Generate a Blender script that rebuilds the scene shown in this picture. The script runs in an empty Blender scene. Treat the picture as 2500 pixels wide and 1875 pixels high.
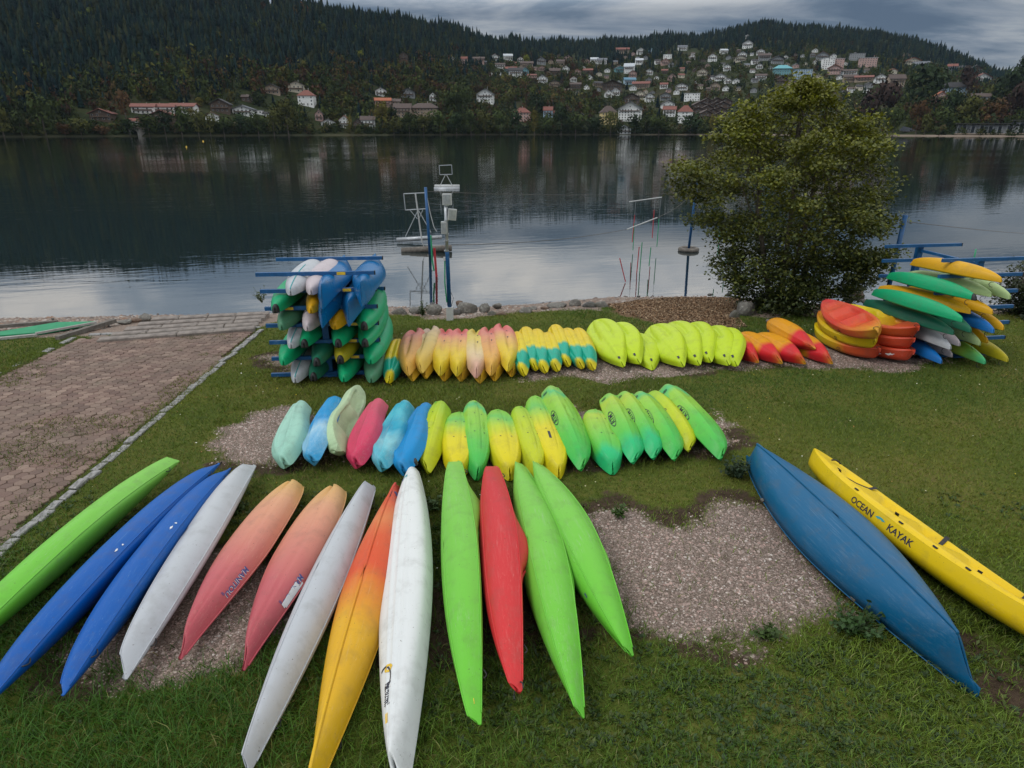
import bpy, bmesh, math, random
import numpy as np
from mathutils import Vector, Matrix
random.seed(11); RNG = np.random.default_rng(11)
SC = bpy.context.scene
COL = SC.collection
R = math.radians
# ---------------------------------------------------------------- camera
CAM_H = 4.6; PITCH = R(21.177); FPX = 1600.0          # focal length in pixels of a 2500 px wide frame
cd = bpy.data.cameras.new('camera'); cam = bpy.data.objects.new('camera', cd); COL.objects.link(cam)
cam.location = (0, 0, CAM_H); cam.rotation_euler = (math.pi/2-PITCH, 0, 0)
cd.sensor_width = 36; cd.lens = 36*FPX/2500; cd.clip_start = .1; cd.clip_end = 9000
SC.camera = cam
# ---------------------------------------------------------------- light
SUN_EL, SUN_AZ = R(52), R(-115)
W = bpy.data.worlds.new('World'); SC.world = W; W.use_nodes = True
sun = bpy.data.lights.new('sun', 'SUN'); sun.energy = 1.4; sun.angle = R(22); sun.color = (1, .965, .92)
so = bpy.data.objects.new('sun', sun); COL.objects.link(so)
sd = Vector((math.sin(SUN_AZ)*math.cos(SUN_EL), math.cos(SUN_AZ)*math.cos(SUN_EL), math.sin(SUN_EL)))
so.rotation_euler = (-sd).to_track_quat('-Z', 'Y').to_euler()
so.location = sd*60
vs = SC.view_settings; vs.view_transform = 'Standard'; vs.look = 'None'; vs.gamma = 1; vs.exposure = 0.0; vs.use_curve_mapping = False
SC.render.engine = 'CYCLES'
SC.cycles.use_denoising = True
SC.cycles.max_bounces = 6; SC.cycles.diffuse_bounces = 3; SC.cycles.glossy_bounces = 3
SC.cycles.caustics_reflective = False; SC.cycles.caustics_refractive = False

def lin(c):
    if isinstance(c, str):
        c = c.lstrip('#'); c = [int(c[i:i+2], 16)/255 for i in (0, 2, 4)]
        c = [v/12.92 if v <= .04045 else ((v+.055)/1.055)**2.4 for v in c]
    return (c[0], c[1], c[2], 1)

class NT:
    """small helper for node trees"""
    def __init__(s, tree): s.t = tree; s.n = tree.nodes; s.l = tree.links
    def add(s, typ, ins=None, **kw):
        n = s.n.new(typ)
        for k, v in kw.items(): setattr(n, k, v)
        for k, v in (ins or {}).items():
            sock = n.inputs[k]
            if hasattr(v, 'is_output'): s.l.new(v, sock)
            elif hasattr(v, 'outputs'): s.l.new(v.outputs[0], sock)
            else: sock.default_value = v
        return n
    def math(s, op, a, b=None, clamp=False):
        n = s.add('ShaderNodeMath', {0: a} if b is None else {0: a, 1: b}, operation=op, use_clamp=clamp); return n.outputs[0]
    def vmul(s, v, f): return s.add('ShaderNodeVectorMath', {0: v, 1: f}, operation='MULTIPLY').outputs[0]
    def noise(s, vec, scale, detail=4, rough=.55, dist=0):
        return s.add('ShaderNodeTexNoise', {'Vector': vec, 'Scale': scale, 'Detail': detail, 'Roughness': rough, 'Distortion': dist}).outputs[0]
    def ramp(s, fac, stops, interp='LINEAR'):
        n = s.add('ShaderNodeValToRGB', {0: fac}); r = n.color_ramp; r.interpolation = interp
        while len(r.elements) < len(stops): r.elements.new(.5)
        for e, (p, c) in zip(r.elements, stops): e.position = p; e.color = lin(c) if not (isinstance(c, (int, float))) else (c, c, c, 1)
        return n.outputs[0]
    def mix(s, fac, a, b, typ='MIX'):
        n = s.add('ShaderNodeMix', data_type='RGBA', blend_type=typ)
        for k, v in ((0, fac), (6, a), (7, b)):
            if hasattr(v, 'is_output'): s.l.new(v, n.inputs[k])
            elif k == 0: n.inputs[0].default_value = v
            else: n.inputs[k].default_value = lin(v)
        return n.outputs[2]
    def maprange(s, v, a, b, c=0., d=1.): return s.add('ShaderNodeMapRange', {0: v, 1: a, 2: b, 3: c, 4: d}).outputs[0]

# sky: a heavy broken overcast over a Nishita sky, brighter overhead as overcast skies are
def build_world():
    t = NT(W.node_tree); t.n.clear()
    g = t.add('ShaderNodeTexCoord').outputs['Generated']
    sep = t.add('ShaderNodeSeparateXYZ', {0: g})
    z = t.math('MAXIMUM', sep.outputs[2], 0.0)
    zz = t.math('ADD', z, .13)
    cv = t.add('ShaderNodeCombineXYZ', {0: t.math('DIVIDE', sep.outputs[0], zz), 1: t.math('DIVIDE', sep.outputs[1], zz), 2: .3})
    v2 = t.vmul(cv.outputs[0], (.55, 1.0, 1.0))
    n1 = t.noise(v2, 1.6, 8, .58, .5)
    n2 = t.noise(v2, 3.1, 5, .5)
    f = t.math('ADD', t.math('MULTIPLY', n1, .8), t.math('MULTIPLY', n2, .2))
    c = t.ramp(f, [(.38, (.080, .120, .185)), (.455, (.125, .170, .235)), (.52, (.215, .255, .315)), (.60, (.33, .36, .40))])
    el = t.ramp(z, [(0, (.95, .95, .95)), (.145, (1.05, 1.05, 1.05)), (.18, (3.3, 3.0, 2.65)), (.24, (5.2, 4.6, 3.9)), (.5, (5.2, 4.55, 3.8)), (1, (4.8, 4.2, 3.5))])
    col = t.mix(1.0, c, el, 'MULTIPLY')
    sky = t.add('ShaderNodeTexSky', sky_type='NISHITA', sun_disc=False, sun_elevation=SUN_EL, sun_rotation=SUN_AZ)
    b1 = t.add('ShaderNodeBackground', {'Color': sky, 'Strength': .05})
    b2 = t.add('ShaderNodeBackground', {'Color': col, 'Strength': 1.0})
    m = t.add('ShaderNodeMixShader', {0: .9, 1: b1, 2: b2})
    t.add('ShaderNodeOutputWorld', {0: m})
build_world()

# ---------------------------------------------------------------- placing: a photograph pixel (2500x1875) meets a real plane
CP, SP = math.cos(PITCH), math.sin(PITCH)
def ray(x, y):
    u = (x-1250)/FPX; v = -(y-937.5)/FPX
    return Vector((u, CP+v*SP, -SP+v*CP))
def px(x, y, z=0.0):
    d = ray(x, y); t = (z-CAM_H)/d.z
    return Vector((d.x*t, d.y*t, z))
def pxY(x, y, Y):
    d = ray(x, y); t = Y/d.y
    return Vector((d.x*t, Y, CAM_H+d.z*t))

# ---------------------------------------------------------------- object helpers
def link(o, parent=None):
    COL.objects.link(o)
    if parent: o.parent = parent
    return o
def tag(o, label=None, cat=None, group=None, kind=None):
    if label: o['label'] = label
    if cat: o['category'] = cat
    if group: o['group'] = group
    if kind: o['kind'] = kind
    return o
def empty(name, loc=(0, 0, 0), rz=0):
    o = bpy.data.objects.new(name, None); o.empty_display_size = .1; o.location = loc; o.rotation_euler = (0, 0, rz)
    return link(o)
def me(name, V, F, mat=None, smooth=False):
    m = bpy.data.meshes.new(name); m.from_pydata([tuple(v) for v in V], [], F); m.update()
    if mat: m.materials.append(mat)
    if smooth: m.polygons.foreach_set('use_smooth', [True]*len(m.polygons))
    return m
def ob(name, mesh, parent=None, loc=None):
    o = bpy.data.objects.new(name, mesh); link(o, parent)
    if loc is not None: o.location = loc
    return o
def me_np(name, V, F, mat, cols=None, smooth=False, attrs=None):
    """fast mesh from numpy arrays; F is (n,3) or (n,4); cols is per vertex rgb"""
    m = bpy.data.meshes.new(name); V = np.asarray(V, np.float32); F = np.asarray(F, np.int32)
    k = F.shape[1]
    m.vertices.add(len(V)); m.vertices.foreach_set('co', V.ravel())
    m.loops.add(F.size); m.loops.foreach_set('vertex_index', F.ravel())
    m.polygons.add(len(F)); m.polygons.foreach_set('loop_start', np.arange(0, F.size, k, dtype=np.int32))
    m.polygons.foreach_set('loop_total', np.full(len(F), k, np.int32))
    if smooth: m.polygons.foreach_set('use_smooth', np.ones(len(F), bool))
    m.update(calc_edges=True)
    if cols is not None:
        a = m.color_attributes.new('col', 'FLOAT_COLOR', 'POINT')
        c = np.ones((len(V), 4), np.float32); c[:, :3] = cols; a.data.foreach_set('color', c.ravel())
    for n, v in (attrs or {}).items():
        a = m.attributes.new(n, 'FLOAT', 'POINT'); a.data.foreach_set('value', np.asarray(v, np.float32))
    m.materials.append(mat); return m

class MB:
    """collects simple shapes into one mesh"""
    def __init__(s): s.V = []; s.F = []
    def put(s, V, F):
        o = len(s.V); s.V += [tuple(v) for v in V]; s.F += [tuple(i+o for i in f) for f in F]; return s
    def box(s, c, d, rot=None):
        x, y, z = [q/2 for q in d]; V = [Vector((i*x, j*y, k*z)) for i in (-1, 1) for j in (-1, 1) for k in (-1, 1)]
        if rot is not None: V = [rot @ v for v in V]
        V = [v+Vector(c) for v in V]
        return s.put(V, [(0, 1, 3, 2), (4, 6, 7, 5), (0, 4, 5, 1), (2, 3, 7, 6), (0, 2, 6, 4), (1, 5, 7, 3)])
    def bar(s, a, b, w, h=None):
        """square bar from a to b"""
        a, b = Vector(a), Vector(b); d = (b-a); q = d.to_track_quat('X', 'Z').to_matrix()
        return s.box((a+b)/2, (d.length, w, h or w), q)
    def tube(s, pts, r, n=8, cap=True):
        pts = [Vector(p) for p in pts]; rs = r if isinstance(r, (list, tuple)) else [r]*len(pts)
        V = []; F = []; ref = Vector((0, 0, 1)); m = len(pts)
        for i, p in enumerate(pts):
            d = (pts[min(i+1, m-1)]-pts[max(i-1, 0)]).normalized()
            if abs(d.dot(ref)) > .95: ref = Vector((1, 0, 0))
            u = d.cross(ref).normalized(); w = u.cross(d)
            for k in range(n):
                a = 2*math.pi*k/n; V.append(p+(u*math.cos(a)+w*math.sin(a))*rs[i])
        for i in range(m-1):
            for k in range(n): F.append((i*n+k, i*n+(k+1) % n, (i+1)*n+(k+1) % n, (i+1)*n+k))
        if cap: F.append(tuple(range(n))[::-1]); F.append(tuple((m-1)*n+k for k in range(n)))
        return s.put(V, F)
    def build(s, name, mat, parent=None, smooth=False, loc=None):
        return ob(name, me(name, s.V, s.F, mat, smooth), parent, loc)

# ---------------------------------------------------------------- materials
def new_mat(name):
    m = bpy.data.materials.new(name); m.use_nodes = True; t = NT(m.node_tree); t.n.clear(); return m, t
def finish(t, ins):
    b = t.add('ShaderNodeBsdfPrincipled', ins); t.add('ShaderNodeOutputMaterial', {0: b}); return b
def plain(name, c, rough=.6, var=.12, scale=6, bump=.15, metal=0., coord='Object'):
    m, t = new_mat(name); v = t.add('ShaderNodeTexCoord').outputs[coord]
    n = t.noise(v, scale, 5); n2 = t.noise(v, scale*7, 3)
    c = lin(c)
    d = [q*(1-var*1.6) for q in c[:3]]; u = [min(1, q*(1+var*1.4)) for q in c[:3]]
    col = t.ramp(t.math('ADD', t.math('MULTIPLY', n, .7), t.math('MULTIPLY', n2, .3)), [(.3, d), (.7, u)])
    bp = t.add('ShaderNodeBump', {'Strength': bump, 'Distance': .01, 'Height': n2})
    finish(t, {'Base Color': col, 'Roughness': rough, 'Metallic': metal, 'Normal': bp}); return m
def attr_mat(name, rough=.75, spec=.2, trans=0.):
    m, t = new_mat(name); a = t.add('ShaderNodeAttribute', attribute_name='col')
    b = finish(t, {'Base Color': a.outputs[0], 'Roughness': rough, 'Specular IOR Level': spec}); return m
_bm = {}
def boat_mat(key, stops, rough=.42, wob=.10, scuff=.35, axis=0, dust=(.42, .42, .40)):
    """moulded plastic: pigment runs along the hull, rubbed paler along its length"""
    if key in _bm: return _bm[key]
    m, t = new_mat('plastic_'+key); tc = t.add('ShaderNodeTexCoord')
    g = t.add('ShaderNodeSeparateXYZ', {0: tc.outputs['Generated']}).outputs[axis]
    o = tc.outputs['Object']; rnd = t.add('ShaderNodeObjectInfo').outputs['Random']
    off = t.add('ShaderNodeVectorMath', {0: o, 1: t.add('ShaderNodeCombineXYZ', {0: t.math('MULTIPLY', rnd, 37.0)}).outputs[0]}, operation='ADD').outputs[0]
    n = t.noise(t.vmul(off, (.8, 2.2, 2.2)), 1.6, 3, .5, .6)
    f = t.math('ADD', g, t.math('MULTIPLY', t.math('SUBTRACT', n, .5), wob*2))
    col = t.ramp(f, stops) if len(stops) > 1 else t.mix(0.0, stops[0][1], stops[0][1])
    sc = t.noise(t.vmul(off, (1.0, 14, 14)), 3.0, 6, .7)
    sc2 = t.noise(off, 1.3, 3)
    k = t.math('MULTIPLY', t.maprange(sc, .50, .75), t.maprange(sc2, .38, .7))
    col = t.mix(t.math('MULTIPLY', k, scuff), col, dust)
    gr = t.noise(off, 5, 6, .65)
    col = t.mix(t.math('MULTIPLY', t.maprange(gr, .50, .8), .32), col, (.10, .085, .06))
    ln = t.noise(t.vmul(off, (.5, 60, 60)), 2.2, 3, .6)                     # fine drag scratches along the hull
    col = t.mix(t.math('MULTIPLY', t.maprange(ln, .63, .72), t.maprange(sc2, .42, .62, 0, .5)), col, dust)
    sp = t.noise(off, 46, 2, .5)                                             # specks of mud and dropped seeds
    col = t.mix(t.maprange(sp, .70, .76, 0, .7), col, (.07, .055, .035))
    rg = t.math('ADD', rough-.08, t.math('MULTIPLY', sc2, .25))
    bp = t.add('ShaderNodeBump', {'Strength': .10, 'Distance': .02, 'Height': t.noise(off, 4.5, 3)})
    bp2 = t.add('ShaderNodeBump', {'Strength': .12, 'Distance': .003, 'Height': sc, 'Normal': bp})
    finish(t, {'Base Color': col, 'Roughness': rg, 'Normal': bp2, 'Specular IOR Level': .3})
    _bm[key] = m; return m
M = {}
M['blue_steel'] = plain('blue_paint', (.004, .075, .22), .45, .22, 9)
def rusty_blue():
    m, t = new_mat('blue_paint_worn'); p = t.add('ShaderNodeNewGeometry').outputs['Position']; n = t.noise(p, 6, 5, .65); n2 = t.noise(p, 22, 5, .7)
    c = t.ramp(n, [(.3, (.003, .055, .16)), (.6, (.005, .085, .24)), (.8, (.02, .12, .28))]); c = t.mix(t.maprange(n2, .62, .70, 0, .85), c, (.10, .045, .022)); c = t.mix(t.maprange(n, .62, .75, 0, .35), c, (.22, .24, .25))
    finish(t, {'Base Color': c, 'Roughness': .5, 'Normal': t.add('ShaderNodeBump', {'Strength': .2, 'Distance': .004, 'Height': n2})}); return m
M['blue_steel'] = rusty_blue()
M['steel'] = plain('galvanised_steel', (.36, .38, .40), .45, .2, 14, .1, .6)
M['white_paint'] = plain('white_paint', (.45, .46, .46), .5, .1, 8)
M['black'] = plain('black_rubber', (.018, .018, .02), .6, .3, 10)
M['label_yellow'] = plain('yellow_label', (.70, .45, .03), .5, .15, 20)
M['concrete'] = plain('concrete', (.34, .33, .31), .85, .2, 10, .4)
M['bark'] = plain('bark', (.085, .07, .055), .9, .35, 12, .8)
M['granite'] = plain('granite', (.30, .29, .285), .85, .35, 14, .7)
M['rust_wood'] = plain('weathered_log', (.13, .115, .10), .85, .35, 9, .7)
M['red_pole'] = plain('red_pole', (.42, .03, .04), .5, .15)
M['green_pole'] = plain('green_pole', (.02, .26, .12), .5, .15)
M['ink'] = plain('dark_ink', (.015, .015, .03), .5, .1)
M['ink_blue'] = plain('blue_ink', (.06, .07, .22), .5, .1)
M['white_print'] = plain('white_print', (.7, .7, .7), .5, .1)
M['teal_print'] = plain('teal_print', (.03, .30, .32), .5, .1)
# ================================================================ near ground and lake
WATER_Z = -.35
def curve(pts, z):
    P = sorted(tuple(px(x, y, z)[:2]) for x, y in pts)
    return np.array([p[0] for p in P]), np.array([p[1] for p in P])
SHX, SHY = curve([(-300, 780), (0, 778), (300, 772), (620, 764), (800, 758), (960, 748), (1100, 754), (1300, 742), (1420, 732), (1500, 724), (1650, 721), (1780, 726), (1900, 733), (2100, 752), (2300, 750), (2500, 742), (2900, 735)], WATER_Z)
LAX, LAY = curve([(-300, 834), (0, 830), (250, 822), (640, 798), (720, 775), (960, 772), (1100, 783), (1300, 767), (1500, 754), (1560, 775), (1640, 797), (1760, 799), (1810, 775), (1900, 768), (2100, 790), (2300, 778), (2500, 768), (2900, 760)], 0)
def shore_y(x): return np.interp(x, SHX, SHY)
def lawn_y(x): return np.interp(x, LAX, LAY)
def fbm2(x, y, seed=0):
    r = np.random.default_rng(seed); z = 0
    for k, (f, a) in enumerate(((.35, 1), (.9, .5), (2.1, .28), (4.7, .15))):
        for _ in range(3):
            th = r.uniform(0, 6.28); ph = r.uniform(0, 6.28)
            z = z + a/3*np.sin(f*(x*np.cos(th)+y*np.sin(th))*1.7+ph)
    return z
def ground_z(x, y):
    x = np.asarray(x, float); y = np.asarray(y, float)
    a = lawn_y(x); b = shore_y(x); s = (y-a)/np.maximum(b-a, .3)
    z = np.where(s < 0, 0, np.where(s < 1, WATER_Z*(np.abs(s)**1.25), WATER_Z-(y-b)*.22))
    z = z+.018*fbm2(x, y, 3)*(s < 1.2)
    return np.maximum(z, -2.6)
def G3(x, y, dz=0): return Vector((x, y, float(ground_z(x, y))+dz))

def poly_sd(X, Y, P):
    """signed distance (positive inside) to a polygon"""
    P = np.array(P); n = len(P); d = np.full(X.shape, 1e9); ins = np.zeros(X.shape, bool)
    for i in range(n):
        ax, ay = P[i]; bx, by = P[(i+1) % n]
        ex, ey = bx-ax, by-ay; t = np.clip(((X-ax)*ex+(Y-ay)*ey)/(ex*ex+ey*ey+1e-9), 0, 1)
        d = np.minimum(d, np.hypot(X-ax-t*ex, Y-ay-t*ey))
        c = ((ay > Y) != (by > Y)) & (X < (bx-ax)*(Y-ay)/(by-ay+1e-12)+ax); ins ^= c
    return np.where(ins, d, -d)
def wpoly(pts): return [tuple(px(x*1.1302, y*1.1302, 0)[:2]) for x, y in pts]
GRAVEL = [wpoly(p) for p in (
    [(1262, 1118), (1330, 1100), (1400, 1128), (1470, 1128), (1520, 1098), (1580, 1090), (1660, 1105), (1740, 1180), (1830, 1290), (1790, 1335), (1700, 1372), (1620, 1412), (1500, 1395), (1400, 1370), (1330, 1330), (1280, 1240)],
    [(150, 1420), (230, 1330), (330, 1250), (440, 1200), (560, 1220), (640, 1260), (760, 1290), (740, 1340), (600, 1400), (500, 1450), (400, 1465), (260, 1480)],
    [(465, 955), (500, 925), (560, 898), (620, 885), (760, 905), (900, 930), (1000, 915), (1240, 878), (1300, 888), (1460, 930), (1560, 895), (1578, 935), (1560, 960), (1400, 985), (1180, 1000), (900, 1005), (700, 1000), (590, 1003), (490, 985)],
    [(590, 770), (620, 800), (830, 818), (980, 790), (1100, 800), (1150, 820), (1300, 822), (1400, 815), (1500, 800), (1700, 792), (1990, 797), (2060, 778), (2030, 742), (1780, 728), (1740, 745), (1300, 765), (900, 780)],
)]
LEAF = wpoly([(1305, 655), (1370, 630), (1450, 620), (1600, 622), (1598, 690), (1610, 706), (1540, 712), (1460, 708), (1390, 692), (1330, 676)])
PAVE = [(-10.35, -1.0), (-6.02, -1.0), (-6.3, 15.55), (-10.25, 14.85)]
SOIL = [wpoly(p) for p in ([(690, 1300), (930, 1230), (1250, 1250), (1290, 1330), (1240, 1420), (1150, 1440), (960, 1480), (840, 1420)], [(0, 1480), (160, 1420), (300, 1480), (200, 1500)], [(1980, 1290), (2212, 1420), (2260, 1560), (2120, 1480)], [(1480, 1370), (1640, 1400), (1600, 1450), (1500, 1430)])]
def masks(X, Y):
    w = .15*fbm2(X*2.6, Y*2.6, 5)+.13*fbm2(X*7, Y*7, 6)+.10*fbm2(X*17, Y*17, 7)
    g = np.max([poly_sd(X, Y, p) for p in GRAVEL], 0)+w
    return dict(gravel=np.clip(.5+g/.42, 0, 1), leaf=np.clip(.5+(poly_sd(X, Y, LEAF)+w)/.4, 0, 1),
                pave=np.clip(.5+poly_sd(X, Y, PAVE)/.1, 0, 1),
                soil=np.maximum(np.clip(.5+(np.max([poly_sd(X, Y, p) for p in SOIL], 0)+2*w)/.5, 0, 1), .85*np.exp(-((g+.12)/.22)**2)*np.clip(.6+2*fbm2(X*1.5, Y*1.5, 51), 0, 1)),
                beach=np.clip(.5+(Y-lawn_y(X)-.15+w*1.5)/.35, 0, 1))

def ground_material():
    m, t = new_mat('lawn_ground'); o = t.add('ShaderNodeTexCoord').outputs['Object']
    at = lambda n: t.add('ShaderNodeAttribute', attribute_name=n).outputs['Fac']
    n1 = t.noise(o, .55, 5); n2 = t.noise(o, 9, 5, .65); n3 = t.noise(o, 70, 3, .7)
    g = t.ramp(t.math('ADD', t.math('MULTIPLY', n1, .6), t.math('MULTIPLY', n2, .4)), [(.34, (.050, .080, .012)), (.48, (.092, .122, .018)), (.60, (.15, .145, .032)), (.68, (.17, .13, .05))])
    g = t.mix(t.math('MULTIPLY', t.maprange(n3, .3, .7), .45), g, (.030, .036, .008))
    soil = t.ramp(n2, [(.3, (.030, .019, .012)), (.7, (.085, .058, .038))])
    grav = t.ramp(t.noise(o, 55, 3, .7), [(.3, (.055, .038, .030)), (.5, (.19, .145, .118)), (.72, (.34, .28, .24))])
    leaf = t.ramp(t.noise(o, 40, 4, .75), [(.3, (.045, .026, .015)), (.5, (.15, .09, .05)), (.7, (.27, .18, .11))])
    beach = t.ramp(t.noise(o, 22, 5, .7), [(.3, (.11, .08, .062)), (.6, (.30, .235, .195))])
    jit = t.math('MULTIPLY', t.math('SUBTRACT', n2, .5), .9)
    def th(n): return t.maprange(t.math('ADD', at(n), jit), .35, .65)
    c = t.mix(th('soil'), g, soil); c = t.mix(th('beach'), c, beach); c = t.mix(th('leaf'), c, leaf); c = t.mix(th('gravel'), c, grav); c = t.mix(at('pave'), c, (.075, .052, .036))
    bp = t.add('ShaderNodeBump', {'Strength': .7, 'Distance': .03, 'Height': t.math('ADD', n2, n3)})
    finish(t, {'Base Color': c, 'Roughness': .9, 'Specular IOR Level': .15, 'Normal': bp}); return m
gx = np.concatenate([np.linspace(-70, -17, 18), np.arange(-16.5, 20, .14), np.linspace(20.5, 80, 18)])
gy = np.concatenate([np.linspace(-25, 1.5, 10), np.arange(1.7, 22.5, .13), np.linspace(23, 60, 10)])
GX, GY = np.meshgrid(gx, gy); ms = masks(GX, GY)
GZ = ground_z(GX, GY)-.055*ms['pave']
nx, ny = len(gx), len(gy); ii = np.arange(nx*ny).reshape(ny, nx)
F = np.stack([ii[:-1, :-1], ii[:-1, 1:], ii[1:, 1:], ii[1:, :-1]], -1).reshape(-1, 4)
ground = ob('ground', me_np('ground', np.stack([GX, GY, GZ], -1).reshape(-1, 3), F, ground_material(), smooth=True, attrs={k: v.ravel() for k, v in ms.items()}))
tag(ground, 'lawn with gravel patches sloping down to the lake shore', kind='structure')

def water_material():
    m, t = new_mat('lake_water'); o = t.add('ShaderNodeTexCoord').outputs['Object']
    o = t.add('ShaderNodeMapping', {0: o, 'Rotation': (0, 0, R(-14))}).outputs[0]
    a = t.noise(t.vmul(o, (.38, 1.5, 1)), 1.7, 3, .5, .3)          # short ripples
    b = t.noise(t.vmul(o, (.16, .8, 1)), .42, 3, .5, .3)            # longer swell
    d = t.noise(t.vmul(o, (.012, .035, 1)), 1, 2)                   # cat's paws: where the breeze touches
    amp = t.maprange(d, .38, .62, .30, 1.5)
    h = t.math('MULTIPLY', t.math('ADD', t.math('MULTIPLY', a, .0085), t.math('MULTIPLY', b, .010)), amp)
    bp = t.add('ShaderNodeBump', {'Strength': 1.0, 'Distance': 1.0, 'Height': h})
    fr = t.add('ShaderNodeFresnel', {'IOR': 2.4, 'Normal': bp})
    deep = t.maprange(t.add('ShaderNodeSeparateXYZ', {0: t.add('ShaderNodeTexCoord').outputs['Object']}).outputs[1], 18.5, 27.0)
    df0 = t.add('ShaderNodeBsdfDiffuse', {'Color': (.010, .019, .020, 1)}); tp = t.add('ShaderNodeBsdfTransparent', {'Color': (.80, .84, .80, 1)})
    df = t.add('ShaderNodeMixShader', {0: deep, 1: tp, 2: df0})
    gl = t.add('ShaderNodeBsdfGlossy', {'Color': (.96, .955, .95, 1), 'Roughness': .012, 'Normal': bp})
    mx = t.add('ShaderNodeMixShader', {0: fr, 1: df, 2: gl}); t.add('ShaderNodeOutputMaterial', {0: mx}); return m
wm = water_material()
wv = [(-2500, 10, WATER_Z), (2500, 10, WATER_Z), (2500, 1200, WATER_Z), (-2500, 1200, WATER_Z)]
tag(ob('lake_water', me('lake_water', wv, [(0, 1, 2, 3)], wm)), 'calm dark lake mirroring the wooded hills', kind='structure')

# ================================================================ far shore: wooded hills
SKY = [(-900, -40), (-400, -75), (0, -75), (300, -70), (600, -32), (780, 3), (850, 15), (915, 26), (1015, 33), (1084, 45), (1146, 66), (1207, 85), (1280, 92), (1376, 89), (1476, 86), (1569, 88), (1650, 76), (1727, 74), (1804, 56), (1880, 44), (1930, 55), (1988, 52), (2073, 61), (2150, 71), (2226, 88), (2303, 113), (2380, 140), (2438, 164), (2500, 172), (2700, 178), (3300, 190)]
_d = [ray(x, y) for x, y in SKY]
SKA = np.array([d.x/d.y for d in _d]); SKS = np.array([d.z/d.y for d in _d])
def ridge_y(a): return np.interp(a, [-1.6, -.8, -.5, -.2, -.05, .1, .3, .55, .75, 1.6], [800, 930, 1050, 1250, 1450, 1750, 1850, 1750, 1500, 1300])
def far_shore(a): return np.interp(a, [-1.6, -.84, -.45, -.2, 0, .3, .45, .6, .84, 1.6], [420, 495, 640, 740, 800, 800, 730, 620, 545, 480])
def ridge_z(a): return CAM_H+np.interp(a, SKA, SKS)*ridge_y(a)-17
def hill_z(X, Y):
    a = X/Y; ys, yr = far_shore(a), ridge_y(a); s = (Y-ys)/(yr-ys); zr = ridge_z(a)
    sc = np.clip(s, 0, 1)
    p = np.interp(a, [-1, -.45, -.1, .15, 1], [1.0, 1.02, 1.12, 1.2, 1.12])
    z = WATER_Z+.6*np.clip((Y-ys)/6, -1, 1)+2.2*np.clip((Y-ys-4)/30, 0, 1)+zr*sc**p
    z = z+(2.2*np.sin(X*.021+1)+2.0*np.sin(X*.043+Y*.013)+1.5*np.sin(Y*.037+X*.01))*np.clip(sc*3, 0, 1)
    return z-np.clip(s-1, 0, 9)*60
ha = np.linspace(-1.6, 1.6, 300); hs = np.concatenate([[-.03, 0, .006, .02], np.linspace(.04, 1.4, 66)])
HA, HS = np.meshgrid(ha, hs); HY = far_shore(HA)+HS*(ridge_y(HA)-far_shore(HA)); HX = HA*HY
ii = np.arange(HA.size).reshape(HA.shape)
F = np.stack([ii[:-1, :-1], ii[:-1, 1:], ii[1:, 1:], ii[1:, :-1]], -1).reshape(-1, 4)
hm, t = new_mat('hillside_ground'); o = t.add('ShaderNodeTexCoord').outputs['Object']
n1 = t.noise(o, .012, 6); n2 = t.noise(o, .09, 5)
zc = t.add('ShaderNodeSeparateXYZ', {0: o}).outputs[2]
c = t.ramp(t.math('ADD', t.math('MULTIPLY', n1, .6), t.math('MULTIPLY', n2, .4)), [(.35, (.016, .022, .009)), (.5, (.028, .036, .013)), (.62, (.042, .037, .019))])
c = t.mix(t.math('MULTIPLY', t.maprange(zc, .45, .9, 1.0, 0.0), t.maprange(t.add('ShaderNodeSeparateXYZ', {0: o}).outputs[0], 120, 260, .12, 1.0)), c, (.22, .175, .14))
finish(t, {'Base Color': c, 'Roughness': .95, 'Specular IOR Level': .1})
tag(ob('hillside', me_np('hillside', np.stack([HX, HY, hill_z(HX, HY)], -1).reshape(-1, 3), F, hm, smooth=True)), 'dark wooded hills across the lake', kind='structure')

def hill_hit(x, y):
    """where the line of sight through a photograph pixel meets the hillside"""
    d = ray(x, y); a = d.x/d.y; sl = d.z/d.y
    Y = np.linspace(float(far_shore(a))+1, float(ridge_y(a))*1.02, 1500)
    z = CAM_H+sl*Y; hz = hill_z(a*Y, Y); k = np.argmax(hz >= z) if (hz >= z).any() else len(Y)-1
    return Vector((a*Y[k], Y[k], hz[k]))

# ---------------------------------------------------------------- houses
WALLC = dict(white=(.72, .73, .72), cream=(.55, .50, .40), yellow=(.60, .47, .22), pink=(.42, .28, .25), tan=(.32, .25, .19), brown=(.085, .058, .042), blue=(.30, .42, .52), teal=(.14, .32, .36), stone=(.24, .23, .21), grey=(.24, .25, .26))
ROOFC = dict(red=(.17, .06, .045), brown=(.075, .052, .045), dark=(.032, .03, .033), orange=(.30, .09, .04), grey=(.12, .13, .15), blue=(.09, .20, .28), teal=(.12, .34, .38), white=(.42, .45, .48))
HM = {('w', k): plain('wall_'+k, v, .85, .12, .6, .1) for k, v in WALLC.items()}
HM.update({('r', k): plain('roof_'+k, v, .8, .22, .8, .2) for k, v in ROOFC.items()})
HM['win'] = plain('window_glass', (.02, .025, .032), .15, .2, .5); HM['frame'] = plain('window_frame', (.45, .45, .44), .6, .1, 2)
HM['wood'] = plain('balcony_wood', (.10, .065, .045), .8, .25, 1.5)
_wm = {}
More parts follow.
